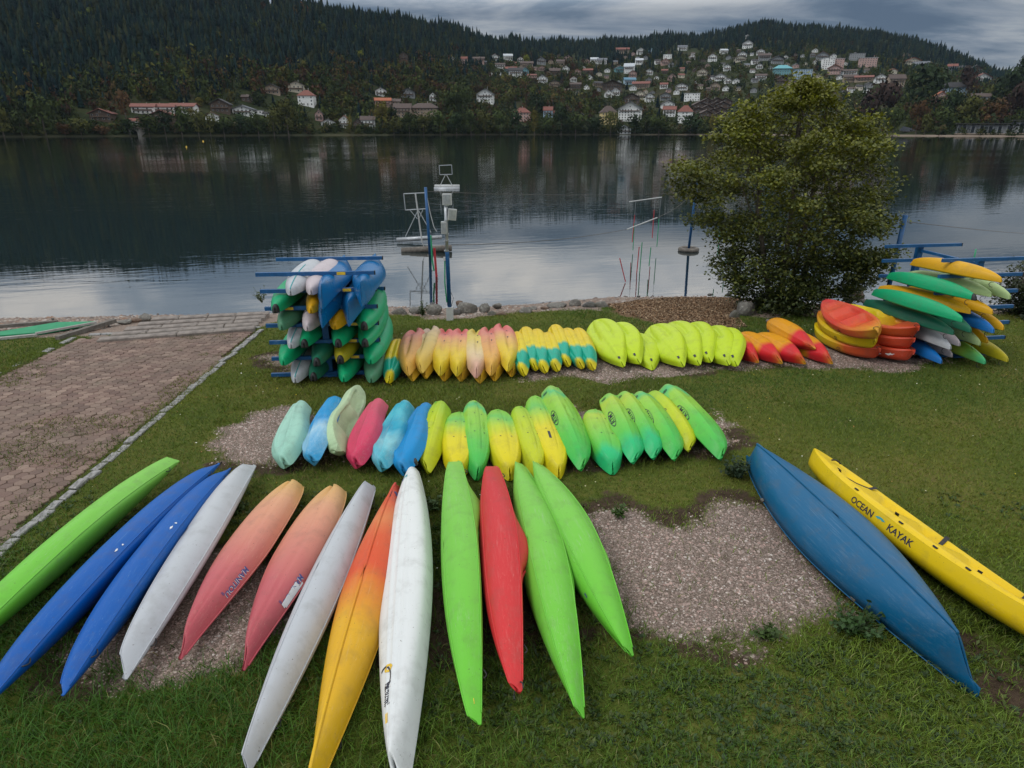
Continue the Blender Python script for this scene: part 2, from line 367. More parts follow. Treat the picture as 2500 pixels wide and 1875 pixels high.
def win_mesh(w, h):
    k = (round(w, 1), round(h, 1))
    if k not in _wm:
        fr = MB(); b = .12
        for c, d in (((0, 0, h/2), (w, .1, b)), ((0, 0, -h/2), (w, .1, b)), ((-w/2, 0, 0), (b, .1, h)), ((w/2, 0, 0), (b, .1, h))): fr.box(c, d)
        _wm[k] = (me('window', fr.V, fr.F, HM['frame']), me('pane', MB().box((0, .02, 0), (w-.1, .05, h-.1)).V, MB().box((0, 0, 0), (1, 1, 1)).F, HM['win']))
    return _wm[k]
HOUSES = []      # (root, x px, y px, wall, roof, style, band)
def house(x0, x1, yt, yb, wall, roof, style='g', label=None, storeys=None, group=None):
    """x0..x1, roof top and base of the house as the photograph shows it; real size follows from its place on the slope"""
    P = hill_hit((x0+x1)/2, yb); mpp = P.y/FPX*1.10
    w = max(5., (x1-x0)*mpp); h = max(4., (yb-yt)*mpp); dp = min(14, max(7, w*.85))
    rz = -math.atan2(P.x, P.y)*.6+random.uniform(-.18, .18)
    r = empty('house', (P.x, P.y+dp/2, P.z-.6), rz)
    rh = {'g': .36, 'r': .34, 'h': .36, 'f': .06}[style]*h; wh = h-rh+.6
    mw, mr = HM['w', wall], HM['r', roof]
    W2, D2 = w/2*.9, dp/2
    b = MB()
    if style == 'g':
        b.put([(-W2, -D2, -2), (W2, -D2, -2), (W2, D2, -2), (-W2, D2, -2), (-W2, -D2, wh), (W2, -D2, wh), (W2, D2, wh), (-W2, D2, wh), (0, -D2, wh+rh*.97), (0, D2, wh+rh*.97)],
              [(0, 1, 5, 8, 4), (2, 3, 7, 9, 6), (1, 2, 6, 5), (3, 0, 4, 7)])
    else: b.box((0, 0, wh/2-1), (W2*2, D2*2, wh+2))
    b.build('wall', mw, r)
    ov = .1*w; q = MB(); th = .35
    if style == 'g':
        sl = rh/W2
        for s in (-1, 1):
            e = W2+ov*.8; z0 = wh+rh-sl*e
            q.put([(0, -D2-ov, wh+rh), (s*e, -D2-ov, z0), (s*e, D2+ov, z0), (0, D2+ov, wh+rh), (0, -D2-ov, wh+rh+th), (s*e, -D2-ov, z0+th), (s*e, D2+ov, z0+th), (0, D2+ov, wh+rh+th)],
                  [(0, 1, 5, 4), (1, 2, 6, 5), (2, 3, 7, 6), (4, 5, 6, 7), (3, 2, 1, 0)])
    elif style == 'r':
        for s in (-1, 1):
            e = D2+ov*.6; z0 = wh-.1
            q.put([(-W2-ov*.6, 0, wh+rh), (-W2-ov*.6, s*e, z0), (W2+ov*.6, s*e, z0), (W2+ov*.6, 0, wh+rh), (-W2-ov*.6, 0, wh+rh+th), (-W2-ov*.6, s*e, z0+th), (W2+ov*.6, s*e, z0+th), (W2+ov*.6, 0, wh+rh+th)],
                  [(0, 1, 5, 4), (1, 2, 6, 5), (2, 3, 7, 6), (4, 5, 6, 7), (3, 2, 1, 0)])
        for s in (-1, 1): MB().put([(s*W2, -D2, wh), (s*W2, D2, wh), (s*W2, 0, wh+rh)], [(0, 1, 2)]).build('gable', mw, r)
    elif style == 'h':
        e, f = W2+ov*.6, D2+ov*.6; k = max(0, W2-D2*.8)*.8
        q.put([(-e, -f, wh), (e, -f, wh), (e, f, wh), (-e, f, wh), (-k, 0, wh+rh), (k, 0, wh+rh)], [(0, 1, 5, 4), (1, 2, 5), (2, 3, 4, 5), (3, 0, 4), (3, 2, 1, 0)])
    else: q.box((0, 0, wh+.15), (w, dp+.8, .4))
    rf = q.build('roof', mr, r)
    if style != 'f' and random.random() < .8:
        MB().box((W2*random.uniform(-.3, .3), D2*.3, wh+rh*.9), (.8, .8, rh*.9)).build('chimney', HM['w', 'stone'], rf)
    ns = storeys or max(1, int(wh/2.9)); nw = max(2, int(w/4.0)); hh = (wh-.8)/ns
    for i in range(ns):
        for j in range(nw):
            if random.random() < .1 and nw > 2: continue
            wv, pv = win_mesh(1.3, min(1.6, hh*.6)); xw = -W2+(j+.5)*2*W2/nw
            f = ob('window', wv, r, (xw, -D2-.03, .8+(i+.5)*hh)); ob('pane', pv, f)
    if style == 'g' and rh > 2.4:
        wv, pv = win_mesh(1.3, 1.3); f = ob('window', wv, r, (0, -D2-.03, wh+rh*.28)); ob('pane', pv, f)
    if ns >= 2 and w > 8 and style in 'gr':
        bl = MB(); zb = .8+hh*(ns-1)-.1; bl.box((0, -D2-.7, zb), (W2*1.7, 1.4, .18)); bl.box((0, -D2-1.35, zb+.55), (W2*1.7, .08, .75)); bl.build('balcony', HM['wood'] if wall not in ('yellow',) else HM['w', 'white'], r)
    HOUSES.append(dict(o=r, x=(x0+x1)/2, y=yb, w=x1-x0, wall=wall, roof=roof, style=style, label=label, group=group, P=P, wd=w, h=h))
    return r
def zz(reg, items):
    ox = {1: 0, 2: 800, 3: 1650}[reg]; k = 2.602
    for it in items:
        x0, x1, yt, yb = it[:4]; house(ox+x0/k, ox+x1/k, yt/k, yb/k, *it[4:])
zz(1, [(835, 958, 672, 722, 'white', 'red', 'r', 'leftmost of the three joined white terrace houses with long red roofs'), (961, 1079, 672, 722, 'white', 'red', 'r', 'middle of the three joined white terrace houses with long red roofs'), (1082, 1222, 670, 720, 'white', 'red', 'r', 'rightmost of the three joined white terrace houses with long red roofs'),
    (572, 690, 708, 768, 'brown', 'red', 'g', 'brown timber chalet with broad reddish roof, alone left of the terrace houses'), (355, 437, 786, 822, 'stone', 'dark', 'r', 'low grey cabin, leftmost building near the waterline'),
    (805, 868, 764, 802, 'white', 'red', 'r', 'small white house with red roof just above the stone boathouse'), (855, 950, 738, 785, 'brown', 'brown', 'g', 'brown gabled chalet just below the terrace houses'), (960, 1082, 718, 782, 'brown', 'red', 'g', 'red roofed chalet in front of the right terrace house'),
    (1340, 1445, 648, 716, 'brown', 'dark', 'g', 'large dark brown chalet with wide gable right of the terrace houses'), (1300, 1372, 724, 766, 'white', 'red', 'g', 'small gabled house with rust red roof below the big dark chalet'), (1480, 1592, 684, 732, 'white', 'grey', 'g', 'long bright white gabled house in the meadow left of the villa'),
    (1618, 1662, 708, 727, 'white', 'grey', 'f', 'tiny flat white annexe right of the long white house'), (1670, 1727, 718, 742, 'white', 'dark', 'r', 'low white house with dark roof below the villa'), (1535, 1607, 612, 648, 'brown', 'brown', 'r', 'small brown barn above the long white house'),
    (1675, 1768, 550, 598, 'tan', 'dark', 'g', 'tan house at the forest edge, left of the cream house'), (1830, 1922, 532, 588, 'cream', 'brown', 'g', 'cream house at the forest edge above the white villa'), (1898, 1988, 594, 674, 'white', 'red', 'h', 'tall white villa with steep dark red hipped roof'),
    (2003, 2047, 714, 768, 'pink', 'brown', 'g', 'narrow pinkish house with brown roof below the villa'), (2035, 2117, 768, 818, 'white', 'brown', 'g', 'low white gabled house near the shore, left of the tall narrow white one')])
zz(2, [(72, 137, 752, 814, 'white', 'red', 'g', 'tall narrow white gabled house near the shore'), (163, 215, 770, 822, 'brown', 'dark', 'g', 'small dark chalet squeezed between two white shore houses'), (210, 292, 755, 814, 'white', 'brown', 'r', 'white shore house with brown roof right of the small dark chalet'),
    (300, 392, 634, 678, 'pink', 'orange', 'r', 'low house with wide orange red roof'), (393, 466, 640, 682, 'tan', 'brown', 'r', 'tan house tucked right of the orange roofed one'), (425, 522, 678, 748, 'tan', 'brown', 'r', 'tan balconied lodge beside the large many gabled hotel'),
    (535, 692, 674, 744, 'tan', 'brown', 'h', 'large tan hotel with several brown gables near the shore'), (304, 368, 568, 612, 'white', 'brown', 'g', 'white gabled house above the orange red roof'), (468, 548, 574, 622, 'grey', 'dark', 'g', 'dark gabled chalet with pale trim above the hotel'), (648, 687, 600, 642, 'white', 'dark', 'g', 'small white house half hidden by trees above the hotel'),
    (953, 1052, 584, 658, 'white', 'dark', 'g', 'big white house with dark gable standing alone amid the trees'), (1190, 1282, 703, 772, 'pink', 'red', 'h', 'pinkish villa with reddish hipped roof alone by the shore'), (1374, 1427, 694, 752, 'blue', 'red', 'r', 'light blue house with red roof near the shore'), (1420, 1458, 714, 747, 'stone', 'red', 'r', 'small red roofed annexe right of the light blue house'), (1450, 1486, 744, 773, 'grey', 'dark', 'g', 'tiny grey chalet below the light blue house'),
    (1738, 1827, 698, 792, 'yellow', 'brown', 'h', 'tall yellow house with balconies near the shore'), (1857, 1992, 672, 772, 'white', 'grey', 'g', 'biggest white guest house with grey gable and balconies by the shore'), (1855, 1921, 810, 853, 'white', 'grey', 'g', 'small white boathouse standing at the water edge'), (1600, 1632, 730, 768, 'brown', 'dark', 'g', 'small dark hut among trees left of the yellow house'),
    (1130, 1197, 434, 468, 'teal', 'red', 'r'), (1155, 1232, 444, 490, 'white', 'dark', 'r'), (1230, 1272, 440, 478, 'teal', 'grey', 'g'), (1270, 1322, 476, 496, 'pink', 'red', 'r'), (1065, 1121, 408, 434, 'white', 'brown', 'r'), (1035, 1091, 354, 388, 'white', 'red', 'g'), (1120, 1170, 352, 384, 'white', 'white', 'r'),
    (1230, 1300, 400, 434, 'tan', 'brown', 'r'), (1208, 1242, 370, 394, 'white', 'red', 'g'), (1333, 1382, 374, 412, 'grey', 'dark', 'g'), (1340, 1376, 426, 450, 'pink', 'red', 'g'), (1413, 1477, 446, 488, 'brown', 'brown', 'r'), (1490, 1532, 428, 464, 'white', 'brown', 'g'), (1563, 1607, 448, 475, 'pink', 'orange', 'g'), (1628, 1682, 444, 473, 'brown', 'red', 'r'),
    (1648, 1684, 488, 524, 'white', 'grey', 'g'), (1674, 1717, 374, 404, 'white', 'white', 'r'), (1718, 1771, 378, 407, 'white', 'grey', 'r'), (1828, 1882, 428, 458, 'teal', 'white', 'g'), (1890, 1947, 418, 468, 'white', 'white', 'r'), (1918, 1962, 458, 493, 'pink', 'red', 'g'), (1888, 1952, 503, 538, 'blue', 'blue', 'r'), (1948, 2042, 528, 564, 'tan', 'red', 'r'),
    (1545, 1607, 533, 563, 'brown', 'brown', 'r'), (1688, 1742, 524, 552, 'tan', 'dark', 'r'), (1753, 1867, 526, 582, 'brown', 'dark', 'g'), (1763, 1802, 583, 622, 'white', 'brown', 'g'), (1808, 1852, 572, 609, 'white', 'grey', 'g'), (1958, 2017, 588, 640, 'cream', 'brown', 'g'), (2018, 2072, 605, 650, 'white', 'dark', 'g'), (1893, 1982, 608, 664, 'brown', 'dark', 'g'),
    (2120, 2182, 598, 638, 'grey', 'brown', 'g'), (2128, 2200, 650, 694, 'white', 'dark', 'g'), (2140, 2212, 690, 742, 'white', 'red', 'r'), (2123, 2167, 383, 414, 'pink', 'orange', 'g'), (1968, 2012, 314, 348, 'white', 'brown', 'g'), (2043, 2077, 318, 347, 'blue', 'teal', 'g'), (2023, 2067, 448, 477, 'white', 'grey', 'g'), (2118, 2162, 534, 562, 'white', 'red', 'r'),
    (925, 990, 370, 400, 'pink', 'brown', 'r'), (780, 812, 374, 410, 'white', 'grey', 'g'), (455, 505, 345, 385, 'brown', 'dark', 'g'), (850, 885, 372, 408, 'pink', 'red', 'r'), (1840, 1910, 312, 342, 'tan', 'red', 'r'), (1450, 1500, 388, 420, 'tan', 'brown', 'r'), (1505, 1545, 360, 388, 'pink', 'brown', 'g'), (1960, 2002, 380, 412, 'white', 'white', 'r'), (2140, 2185, 352, 375, 'white', 'white', 'f'), (2168, 2212, 480, 518, 'pink', 'brown', 'g'), (1415, 1480, 520, 550, 'tan', 'dark', 'g'), (1335, 1395, 488, 528, 'white', 'dark', 'g')])
zz(3, [(433, 488, 268, 308, 'white', 'brown', 'g', 'white house second highest on the hill, below the topmost one'), (443, 472, 226, 245, 'white', 'brown', 'g', 'small white house, the topmost on the hillside'), (213, 262, 352, 392, 'white', 'red', 'g'), (288, 328, 318, 342, 'white', 'white', 'r'), (403, 452, 338, 368, 'white', 'grey', 'g'), (380, 442, 362, 392, 'cream', 'brown', 'g'), (308, 348, 418, 452, 'white', 'dark', 'g'), (143, 197, 446, 482, 'cream', 'red', 'g'),
    (258, 322, 478, 513, 'white', 'grey', 'g'), (8, 77, 538, 573, 'white', 'dark', 'g'), (63, 152, 602, 643, 'white', 'white', 'f', 'white modern house with wide pale flat roof above the brown chalet cluster'), (228, 283, 533, 574, 'tan', 'brown', 'g'), (22, 106, 694, 784, 'white', 'red', 'h', 'tall white house with red roof left of the brown chalet cluster'),
    (384, 442, 754, 792, 'white', 'orange', 'h', 'small white boathouse with bright orange roof near the green tree'), (633, 728, 428, 478, 'teal', 'teal', 'h', 'building with large turquoise roof in the right village'), (763, 857, 453, 502, 'blue', 'blue', 'f', 'blue grey flat roofed hall right of the turquoise roof'), (938, 1002, 384, 442, 'white', 'white', 'f', 'left half of the white and red apartment block'), (1004, 1066, 386, 440, 'pink', 'white', 'f', 'right half of the white and red apartment block'),
    (980, 1052, 424, 472, 'pink', 'orange', 'g'), (903, 967, 342, 388, 'grey', 'red', 'g'), (1118, 1197, 348, 384, 'grey', 'grey', 'f'), (1178, 1272, 380, 428, 'pink', 'white', 'f'), (1473, 1547, 378, 414, 'cream', 'orange', 'g'), (1523, 1602, 404, 447, 'blue', 'grey', 'r'), (1673, 1742, 443, 492, 'white', 'dark', 'g'), (1728, 1787, 418, 457, 'blue', 'red', 'r'),
    (1080, 1152, 484, 522, 'tan', 'brown', 'r'), (1158, 1252, 488, 518, 'tan', 'red', 'r'), (1278, 1342, 483, 528, 'white', 'dark', 'g'), (1363, 1447, 493, 558, 'tan', 'brown', 'r'), (1703, 1837, 543, 618, 'blue', 'dark', 'h', 'large pale house with dark roof among dark trees at far right'), (1658, 1722, 598, 652, 'pink', 'orange', 'g'), (1898, 1992, 608, 658, 'grey', 'brown', 'r'), (1908, 1992, 483, 538, 'white', 'red', 'g'),
    (518, 577, 478, 508, 'white', 'brown', 'r'), (613, 682, 368, 408, 'grey', 'dark', 'g'), (523, 567, 320, 348, 'white', 'brown', 'g'), (535, 600, 350, 385, 'grey', 'brown', 'r'), (1075, 1150, 448, 475, 'white', 'brown', 'r'), (640, 705, 495, 530, 'brown', 'brown', 'g'), (20, 70, 296, 322, 'white', 'grey', 'r'), (1365, 1405, 444, 468, 'cream', 'orange', 'g'), (1440, 1490, 345, 370, 'tan', 'brown', 'g'), (880, 935, 485, 530, 'cream', 'brown', 'g'), (2195, 2245, 525, 570, 'white', 'grey', 'g'), (1790, 1860, 430, 470, 'tan', 'dark', 'r'), (1870, 1940, 430, 475, 'brown', 'dark', 'g')])
CH = [('first', 'upper'), ('second', 'upper'), ('fourth', 'upper'), ('first', 'middle'), ('second', 'middle'), ('third', 'upper'), ('fifth', 'upper'), ('sixth', 'upper'), ('third', 'middle'), ('fourth', 'middle'), ('first', 'lower'), ('second', 'lower')]
for i, (cx, cy, n) in enumerate(((150, 690, 1), (200, 668, 2), (260, 690, 3), (150, 725, 4), (205, 712, 5), (262, 665, 6), (300, 690, 7), (322, 668, 8), (240, 735, 9), (290, 722, 10), (190, 745, 11), (285, 755, 12))):
    house(1650+(cx-38)/2.602, 1650+(cx+38)/2.602, (cy-32)/2.602, (cy+14)/2.602, 'brown', 'brown', 'g', ('%s from left in the %s row of packed brown chalets' % (CH[i])), group='packed brown chalets by the shore')

# labels for the village houses that have none yet: colour, roof and where they come in their row
# scattered small houses that fill the village
rv = random.Random(5); tries = 0; extra = 0
while extra < 105 and tries < 6000:
    tries += 1; x = rv.uniform(1180, 2140); y = rv.uniform(126, 232) if x > 1380 else rv.uniform(138, 190)
    if y < 150 and x < 1500: continue
    if any(abs(h['x']-x) < 15 and abs(h['y']-y) < 9 for h in HOUSES): continue
    w = rv.uniform(8, 14)*(.8+(y-120)/300); house(x-w/2, x+w/2, y-w*rv.uniform(.62, .8), y, rv.choice(['white', 'white', 'white', 'cream', 'pink', 'tan', 'grey', 'brown']), rv.choice(['red', 'brown', 'dark', 'dark', 'brown', 'grey']), rv.choice('ggr')); extra += 1
ORD = ['first', 'second', 'third', 'fourth', 'fifth', 'sixth', 'seventh', 'eighth', 'ninth', 'tenth', 'eleventh', 'twelfth', 'thirteenth', 'fourteenth']
def band(h): return ('upper village' if h['y'] < 155 else 'middle village' if h['y'] < 195 else 'lower village')+(' centre' if h['x'] < 1660 else ' right')
rows = {}
for h in HOUSES:
    if not h['label']: rows.setdefault((band(h), h['wall'], h['roof']), []).append(h)
for (b, w, rf), L in rows.items():
    L.sort(key=lambda h: h['x'])
    for i, h in enumerate(L):
        s = f'{w} house with {rf} roof in the {b}'
        h['label'] = 'only '+s if len(L) == 1 else f'{ORD[i] if i < 14 else str(i+1)+"th"} from left, '+s
for h in HOUSES: tag(h['o'], h['label'], 'house', h['group'] or 'houses on the far hillside')
# ---------------------------------------------------------------- other far-shore buildings
def pavilion(x0, x1, yt, yb, label, nposts, cat='pavilion'):
    A = hill_hit(x0, yb); B = hill_hit(x1, yb); A.z = B.z = max(A.z, B.z); d = (B-A); L = d.length; h = (yb-yt)*A.y/FPX*1.1
    r = empty('beach_pavilion', A, math.atan2(d.y, d.x))
    MB().box((L/2, 4, h*.45), (L, 6, h*.9)).build('wall', HM['w', 'grey'], r)
    MB().box((L/2, 2.5, h), (L+2, 11, .5)).build('roof', HM['r', 'dark'], r)
    MB().box((L/2, -1, .3), (L, 4, .6)).build('terrace', HM['w', 'tan'], r)
    for i in range(nposts):
        MB().box((L*(i+.5)/nposts, -1.5, h/2), (.3, .3, h)).build('post', HM['w', 'grey'], r)
        if i % 2: MB().box((L*(i+1)/nposts, .9, h*.45), (L/nposts*.7, .15, h*.6)).build('window', HM['win'], r)
    tag(r, label, cat)
pavilion(2330, 2460, 308, 328, 'long low grey beach pavilion on the right shore', 12)
pavilion(2463, 2560, 301, 327, 'taller grey beach pavilion at the right edge of the photo', 7)
P = hill_hit(330, 336); r = empty('stone_boathouse', P)
mw = MB(); w, h = 9, 7
arch = [(-w/2, 0, -1), (-w/2, 0, h*.8), (0, 0, h), (w/2, 0, h*.8), (w/2, 0, -1), (w*.3, 0, -1)]+[(w*.3*math.cos(a), 0, h*.3+w*.25*math.sin(a)) for a in np.linspace(0, math.pi, 9)]+[(-w*.3, 0, -1)]
n = len(arch); mw.put(arch+[(x, 9, z) for x, y, z in arch], [tuple(range(n)), tuple(range(2*n-1, n-1, -1))]+[(i, (i+1) % n, n+(i+1) % n, n+i) for i in range(n)])
mw.build('wall', HM['w', 'stone'], r); MB().box((0, 6, h*.3), (w*.62, .3, h*.75)).build('door', HM['win'], r)
MB().put([(-w*.6, -.6, h*.8), (0, -.6, h*1.08), (w*.6, -.6, h*.8), (-w*.6, 10, h*.8), (0, 10, h*1.08), (w*.6, 10, h*.8)], [(0, 1, 4, 3), (1, 2, 5, 4), (0, 2, 1), (3, 4, 5)]).build('roof', HM['r', 'brown'], r)
tag(r, 'small stone boathouse with a dark arched opening at the waterline', 'boathouse')
P = hill_hit(2215, 322); r = empty('covered_boat', P)
b = MB(); L = 16
b.put([(-L/2, 0, 1.5), (-L*.3, -2, .4), (L*.3, -2, .4), (L/2, 0, 1.6), (L*.3, 2, .4), (-L*.3, 2, .4), (-L*.32, 0, 5), (L*.2, 0, 3.4)], [(0, 1, 6), (1, 2, 7, 6), (2, 3, 7), (3, 4, 7), (4, 5, 6, 7), (5, 0, 6), (0, 5, 4, 3, 2, 1)])
b.build('tarpaulin', HM['r', 'grey'], r); MB().bar((-L*.3, -2.2, .2), (L*.3, -2.2, .2), .5).build('cradle', HM['wood'], r)
tag(r, 'boat under a pale green tarpaulin on the right far shore', 'boat')
for (bx, by), nm in (((496, 345.5), 'yellow buoy floating left of centre on the far water'), ((455, 359), 'small orange buoy floating nearer than the yellow one')):
    P = px(bx, by, WATER_Z); s = MB(); k = P.y*.0011
    s.tube([(0, 0, -k), (0, 0, -k*.5), (0, 0, k*.6), (0, 0, k), (0, 0, k*1.5)], [k*.4, k*.9, k*.9, k*.45, k*.12], 10)
    o = s.build('buoy', M['label_yellow'], None, True, P); tag(o, nm, 'buoy')

# ---------------------------------------------------------------- forest
def conifer(seed, n=7, tiers=4):
    r = np.random.default_rng(seed); V = []; F = []
    for k in range(tiers):
        z1 = 1-.80*k/tiers; z0 = max(.05, z1-.40); rad = .06+.16*((k+1)/tiers)**.9
        b = len(V); V.append((r.normal(0, .006), r.normal(0, .006), z1))
        for j in range(n):
            a = 2*math.pi*(j+r.uniform(-.25, .25))/n; q = rad*(1 if j % 2 else .62)*r.uniform(.8, 1.2)
            V.append((q*math.cos(a), q*math.sin(a), z0+r.uniform(-.04, .03)))
        F += [(b, b+1+j, b+1+(j+1) % n) for j in range(n)]
    return np.array(V), np.array(F)
def leafball(seed, n=110, s=.30, fl=1.0):
    """unit crown of many small leaf clumps with an uneven outline"""
    r = np.random.default_rng(seed)
    lob = r.normal(size=(7, 3)); lob /= np.linalg.norm(lob, axis=1)[:, None]; lob *= .5; lr = r.uniform(.38, .62, 7)
    k = r.integers(0, 7, n); d = r.normal(size=(n, 3)); d /= np.linalg.norm(d, axis=1)[:, None]
    c = lob[k]+d*(lr[k]*r.uniform(.55, 1.05, n)**.5)[:, None]; c[:, 2] *= fl; c[:, 2] = np.maximum(c[:, 2], -.72)
    t1 = r.normal(size=(n, 3)); t1 = t1-d*(t1*d).sum(1)[:, None]*.75; t1 /= np.linalg.norm(t1, axis=1)[:, None]; t2 = np.cross(d, t1)
    sz = (s*r.uniform(.6, 1.3, n))[:, None]
    V = np.stack([c+t1*sz*.6, c-t1*sz*.3+t2*sz*.52, c-t1*sz*.3-t2*sz*.52], 1).reshape(-1, 3)
    return V, np.arange(3*n).reshape(-1, 3)
def scatter(protos, pos, hgt, wid, cols, var=.10, jitter=.12):
    Vs = []; Fs = []; Cs = []; off = 0; n = len(pos); kind = RNG.integers(0, len(protos), n); rot = RNG.uniform(0, 6.28, n)
    for k, (V, F) in enumerate(protos):
        I = np.where(kind == k)[0]
        if not len(I): continue
        c, s = np.cos(rot[I])[:, None], np.sin(rot[I])[:, None]
        x = (V[None, :, 0]*c-V[None, :, 1]*s)*wid[I][:, None]; y = (V[None, :, 0]*s+V[None, :, 1]*c)*wid[I][:, None]; z = V[None, :, 2]*hgt[I][:, None]
        P = np.stack([x, y, z], -1)+pos[I][:, None, :]
        Vs.append(P.reshape(-1, 3)); Fs.append((F[None]+(off+np.arange(len(I))*len(V))[:, None, None]).reshape(-1, F.shape[1]))
        cc = np.repeat(cols[I][:, None, :], len(V), 1)*RNG.uniform(1-jitter, 1+jitter, (len(I), len(V), 1)); Cs.append(cc.reshape(-1, 3)); off += len(I)*len(V)
    return np.concatenate(Vs), np.concatenate(Fs), np.concatenate(Cs)
hp = np.array([h['P'][:] for h in HOUSES]); ha_ = hp[:, 0]/hp[:, 1]; hw = np.array([h['wd'] for h in HOUSES])
def clear_of_houses(X, Y, front=34, th=14):
    a = X/Y; keep = np.ones(len(X), bool)
    for i in range(len(hp)):
        half = (hw[i]/2+1.5)/hp[i, 1]
        keep &= ~((np.abs(a-ha_[i]) < half) & (Y > hp[i, 1]-front) & (Y < hp[i, 1]+16))
    return keep
def cand(n, a0, a1, s0, s1):
    a = RNG.uniform(a0, a1, n*3); s = RNG.uniform(s0, s1, n*3); Y = far_shore(a)+s*(ridge_y(a)-far_shore(a))
    keep = RNG.uniform(0, 1, n*3) < (Y/Y.max()); a, s, Y = a[keep][:n], s[keep][:n], Y[keep][:n]
    return a, s, a*Y, Y
CON = [conifer(i) for i in range(6)]; LB = [leafball(20+i, 48, .38) for i in range(6)]
# conifers
a, s, X, Y = cand(35000, -1.25, 1.2, .02, 1.12)
thr = np.interp(a, [-1.25, -.8, -.5, -.35, -.2, -.05, .05, .2, .35, .5, .62, .75, 1.2], [.22, .20, .30, .36, .44, .56, .68, .74, .76, .62, .62, .55, .5])
thr = thr+.06*np.sin(X*.02)+.05*np.sin(X*.051+2)
pr = np.where(s > thr, 1.0, np.where(s > thr-.15, .20, .05)); pr = np.where((a < -.1) & (s > thr-.12), np.maximum(pr, .5), pr)
pr = np.where((s < .07), .0, pr)
k = (RNG.uniform(0, 1, len(a)) < pr) & clear_of_houses(X, Y)
X, Y, s, a = X[k], Y[k], s[k], a[k]; Z = hill_z(X, Y)-.5
H = RNG.normal(15.5, 3.6, len(X)).clip(7, 27)*np.where(s < thr[k], .85, 1)
base = np.array([[.005, .014, .014], [.007, .017, .016], [.011, .020, .014], [.005, .012, .014], [.017, .022, .011]])
c = base[RNG.integers(0, 5, len(X))]*RNG.uniform(.65, 1.35, (len(X), 1))
fm = attr_mat('foliage_far', .9, .05)
V, F, C = scatter(CON, np.stack([X, Y, Z], -1), H, H*RNG.uniform(.85, 1.25, len(X)), c)
tag(ob('conifer_forest', me_np('conifer_forest', V, F, fm, C)), 'dense dark conifer forest covering the hills', 'forest', kind='stuff')
print('conifers', len(X), len(F))
# broadleaf woods and garden trees
a, s, X, Y = cand(24000, -1.25, 1.2, .012, .92)
dens = np.interp(a, [-1.25, -.6, -.35, -.1, .08, .2, .5, .6, .75, 1.2], [.6, .65, .75, .95, .9, .85, .85, .95, .95, .95])
dens = np.where(s > thr[0]*0+np.interp(a, [-1.25, -.8, -.5, -.35, -.2, -.05, .05, .2, .35, .5, .62, .75, 1.2], [.22, .24, .34, .40, .5, .66, .74, .78, .80, .70, .7, .62, .6])+.05*np.sin(X*.03), .035, dens)
dens = np.where((s < .13) & (a < -.38) & (a > -.62), dens*.25, dens)
k = (RNG.uniform(0, 1, len(a)) < dens) & clear_of_houses(X, Y)
X, Y, s, a = X[k], Y[k], s[k], a[k]; Z = hill_z(X, Y)
Hh = RNG.normal(5.2, 1.5, len(X)).clip(2.2, 9)*np.where((a > .12) & (a < .55), .72, 1.05)
pal = np.array([[.040, .052, .015], [.052, .064, .017], [.030, .043, .016], [.070, .064, .018], [.070, .050, .020], [.065, .034, .020], [.048, .030, .021], [.085, .085, .022], [.028, .040, .020]])
wt = np.array([.24, .20, .22, .09, .05, .04, .04, .03, .09]); kk = RNG.choice(9, len(X), p=wt/wt.sum())
aut = (a > -.45) & (a < .1) & (s > .15) & (RNG.uniform(0, 1, len(X)) < .26); kk[aut] = RNG.choice([3, 4, 5, 6], aut.sum())
c = pal[kk]*RNG.uniform(.65, 1.3, (len(X), 1))
V, F, C = scatter(LB, np.stack([X, Y, Z+Hh*1.0], -1), Hh*1.35, Hh*RNG.uniform(.9, 1.2, len(X)), c, jitter=.3)
tag(ob('broadleaf_wood', me_np('broadleaf_wood', V, F, fm, C)), 'autumn coloured broadleaf woods and gardens between the houses', 'woods', kind='stuff')
print('broadleaf', len(X), len(F))

# the thicket that hems the far shore
a = np.concatenate([RNG.uniform(-1.3, .30, 1500), RNG.uniform(.30, .52, 150), RNG.uniform(.6, 1.3, 320)]); Y = far_shore(a)+RNG.uniform(3, 15, len(a)); X = a*Y
gap = [(h_['P'].x/h_['P'].y, h_['wd']) for h_ in HOUSES if h_['y'] > 322]; k = np.ones(len(a), bool)
for ga, gw in gap: k &= np.abs(a-ga) > (gw/2+1)/800
k &= np.abs(a-(330-1250)/FPX/1.0) > .008
a, X, Y = a[k], X[k], Y[k]; hh = RNG.uniform(2.2, 5.2, len(a)); c = np.array([[.030, .044, .016], [.044, .056, .018], [.060, .062, .020], [.024, .036, .016], [.060, .046, .022]])[RNG.choice(5, len(a), p=[.32, .27, .17, .17, .07])]*RNG.uniform(.7, 1.3, (len(a), 1))
V, F, C = scatter(LB, np.stack([X, Y, hill_z(X, Y)+hh*.75], -1), hh*1.2, hh*RNG.uniform(.8, 1.2, len(a)), c, jitter=.3)
tag(ob('shore_thicket', me_np('shore_thicket', V, F, fm, C)), 'low green thicket hemming the far shore', 'thicket', kind='stuff')
